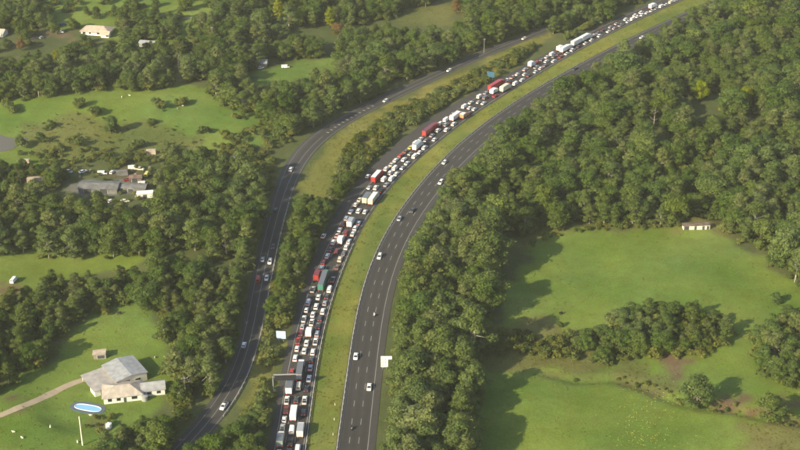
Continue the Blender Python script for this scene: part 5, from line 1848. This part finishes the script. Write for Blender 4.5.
# rank grass: tussocks on rough ground
tp = []
gx = rng.uniform(-330, 330, 130000); gy = rng.uniform(395, 980, 130000)
bx, by = project(gx, gy, 0)
ok = np.zeros(gx.size, bool)
dens = rng.random(gx.size)
for k_, poly in COVER:
    m_ = inside(bx, by, poly)
    if k_ in ('verge', 'rank', 'marsh'): ok |= m_ & (dens < .8)
    elif k_ in ('pasture', 'yard'): ok |= m_ & (dens < .16) & (vnoise(gx, gy, 16, 6) > .42)
med = inside(gx, gy, [tuple(p) for p in np.concatenate([J[::3], RR[::-3]])])
ok |= med & (dens < .8) & (vnoise(gx, gy, 7, 1) > .35)
ok |= (gully_dist(gx, gy) < 4.5) & (dens < .8)
ok &= ~on_pavement(gx, gy, .15)
for cl in CLEAR[3:4] + CLEAR[9:10]:
    ok &= ~inside(bx, by, cl)
gx, gy = gx[ok], gy[ok]
zz = height(gx, gy)
sz = rng.uniform(.3, .75, gx.size)
nq = 9
n_t = len(gx)
d = rng.normal(size=(n_t, nq, 3)); d /= np.linalg.norm(d, axis=2)[..., None]; d[..., 2] = np.abs(d[..., 2])
ce = np.stack([gx, gy, zz], 1)[:, None, :] + d * sz[:, None, None] * np.array([.62, .62, .42])
nn = d + rng.normal(size=d.shape) * .4 + np.array([0, 0, .5]); nn /= np.linalg.norm(nn, axis=2)[..., None]
u = np.cross(nn, rng.normal(size=d.shape)); u /= np.linalg.norm(u, axis=2)[..., None]
v = np.cross(nn, u)
ss = (sz[:, None] * rng.uniform(.22, .42, (n_t, nq)))[..., None]
V = np.stack([ce - u * ss, ce - v * ss * .6, ce + u * ss, ce + v * ss * .6], 2).reshape(-1, 4, 3)
T = np.repeat(rng.uniform(0, 1, n_t), nq)
go_ = mesh_obj('grass', cloud_mesh('grass', V, T, M['dry_grass']))
tag(go_, 'dry tussocky grass on the median, banks and rough ground', kind='stuff')

# yellow wildflowers in the lower right paddock
fx_, fy_ = [], []
for _ in range(150):
    g = at(rng.normal(645, 19), rng.uniform(384, 452))
    fx_.append(g[0]); fy_.append(g[1])
fz_ = height(np.array(fx_), np.array(fy_))
V, T = [], []
for x, y, z in zip(fx_, fy_, fz_):
    for q in range(4):
        c = np.array([x, y, z + .28]) + rng.normal(size=3) * np.array([.16, .16, .05])
        h_ = rng.uniform(.04, .14)
        V.append([c + (-h_, 0, 0), c + (0, -h_, .03), c + (h_, 0, 0), c + (0, h_, .05)]); T.append(rng.random())
M['petal'] = leaf_material('yellow_petal', [(0, (.62, .54, .10)), (1, (.70, .62, .20))], .2)
tag(mesh_obj('wildflower_patch', cloud_mesh('wildflower_patch', np.array(V), np.array(T), M['petal'])), 'scattered yellow wildflowers in the lower right paddock', kind='stuff')

# ------------------------------------------------------------------ haze: a closed box of even, thin air
hm = MB().box(-1500, 1500, -150, 2200, -12, 330).mesh('haze', None)
mh, nt, p_ = mat_new('thin_haze')
nt.nodes.remove(p_)
pv = nt.nodes.new('ShaderNodeVolumePrincipled')
pv.inputs['Color'].default_value = (.90, .88, .78, 1)
pv.inputs['Density'].default_value = 0.00008
pv.inputs['Anisotropy'].default_value = 0.1
nt.links.new(pv.outputs[0], nt.nodes['Material Output'].inputs['Volume'])
hm.materials.append(mh)
tag(mesh_obj('haze', hm), 'thin pale haze in the air over the valley', kind='stuff')
print('TREES', len(trees), 'single', len(single), 'shrubs', len(pts), 'tufts', len(gx), 'objects', len(bpy.data.objects))
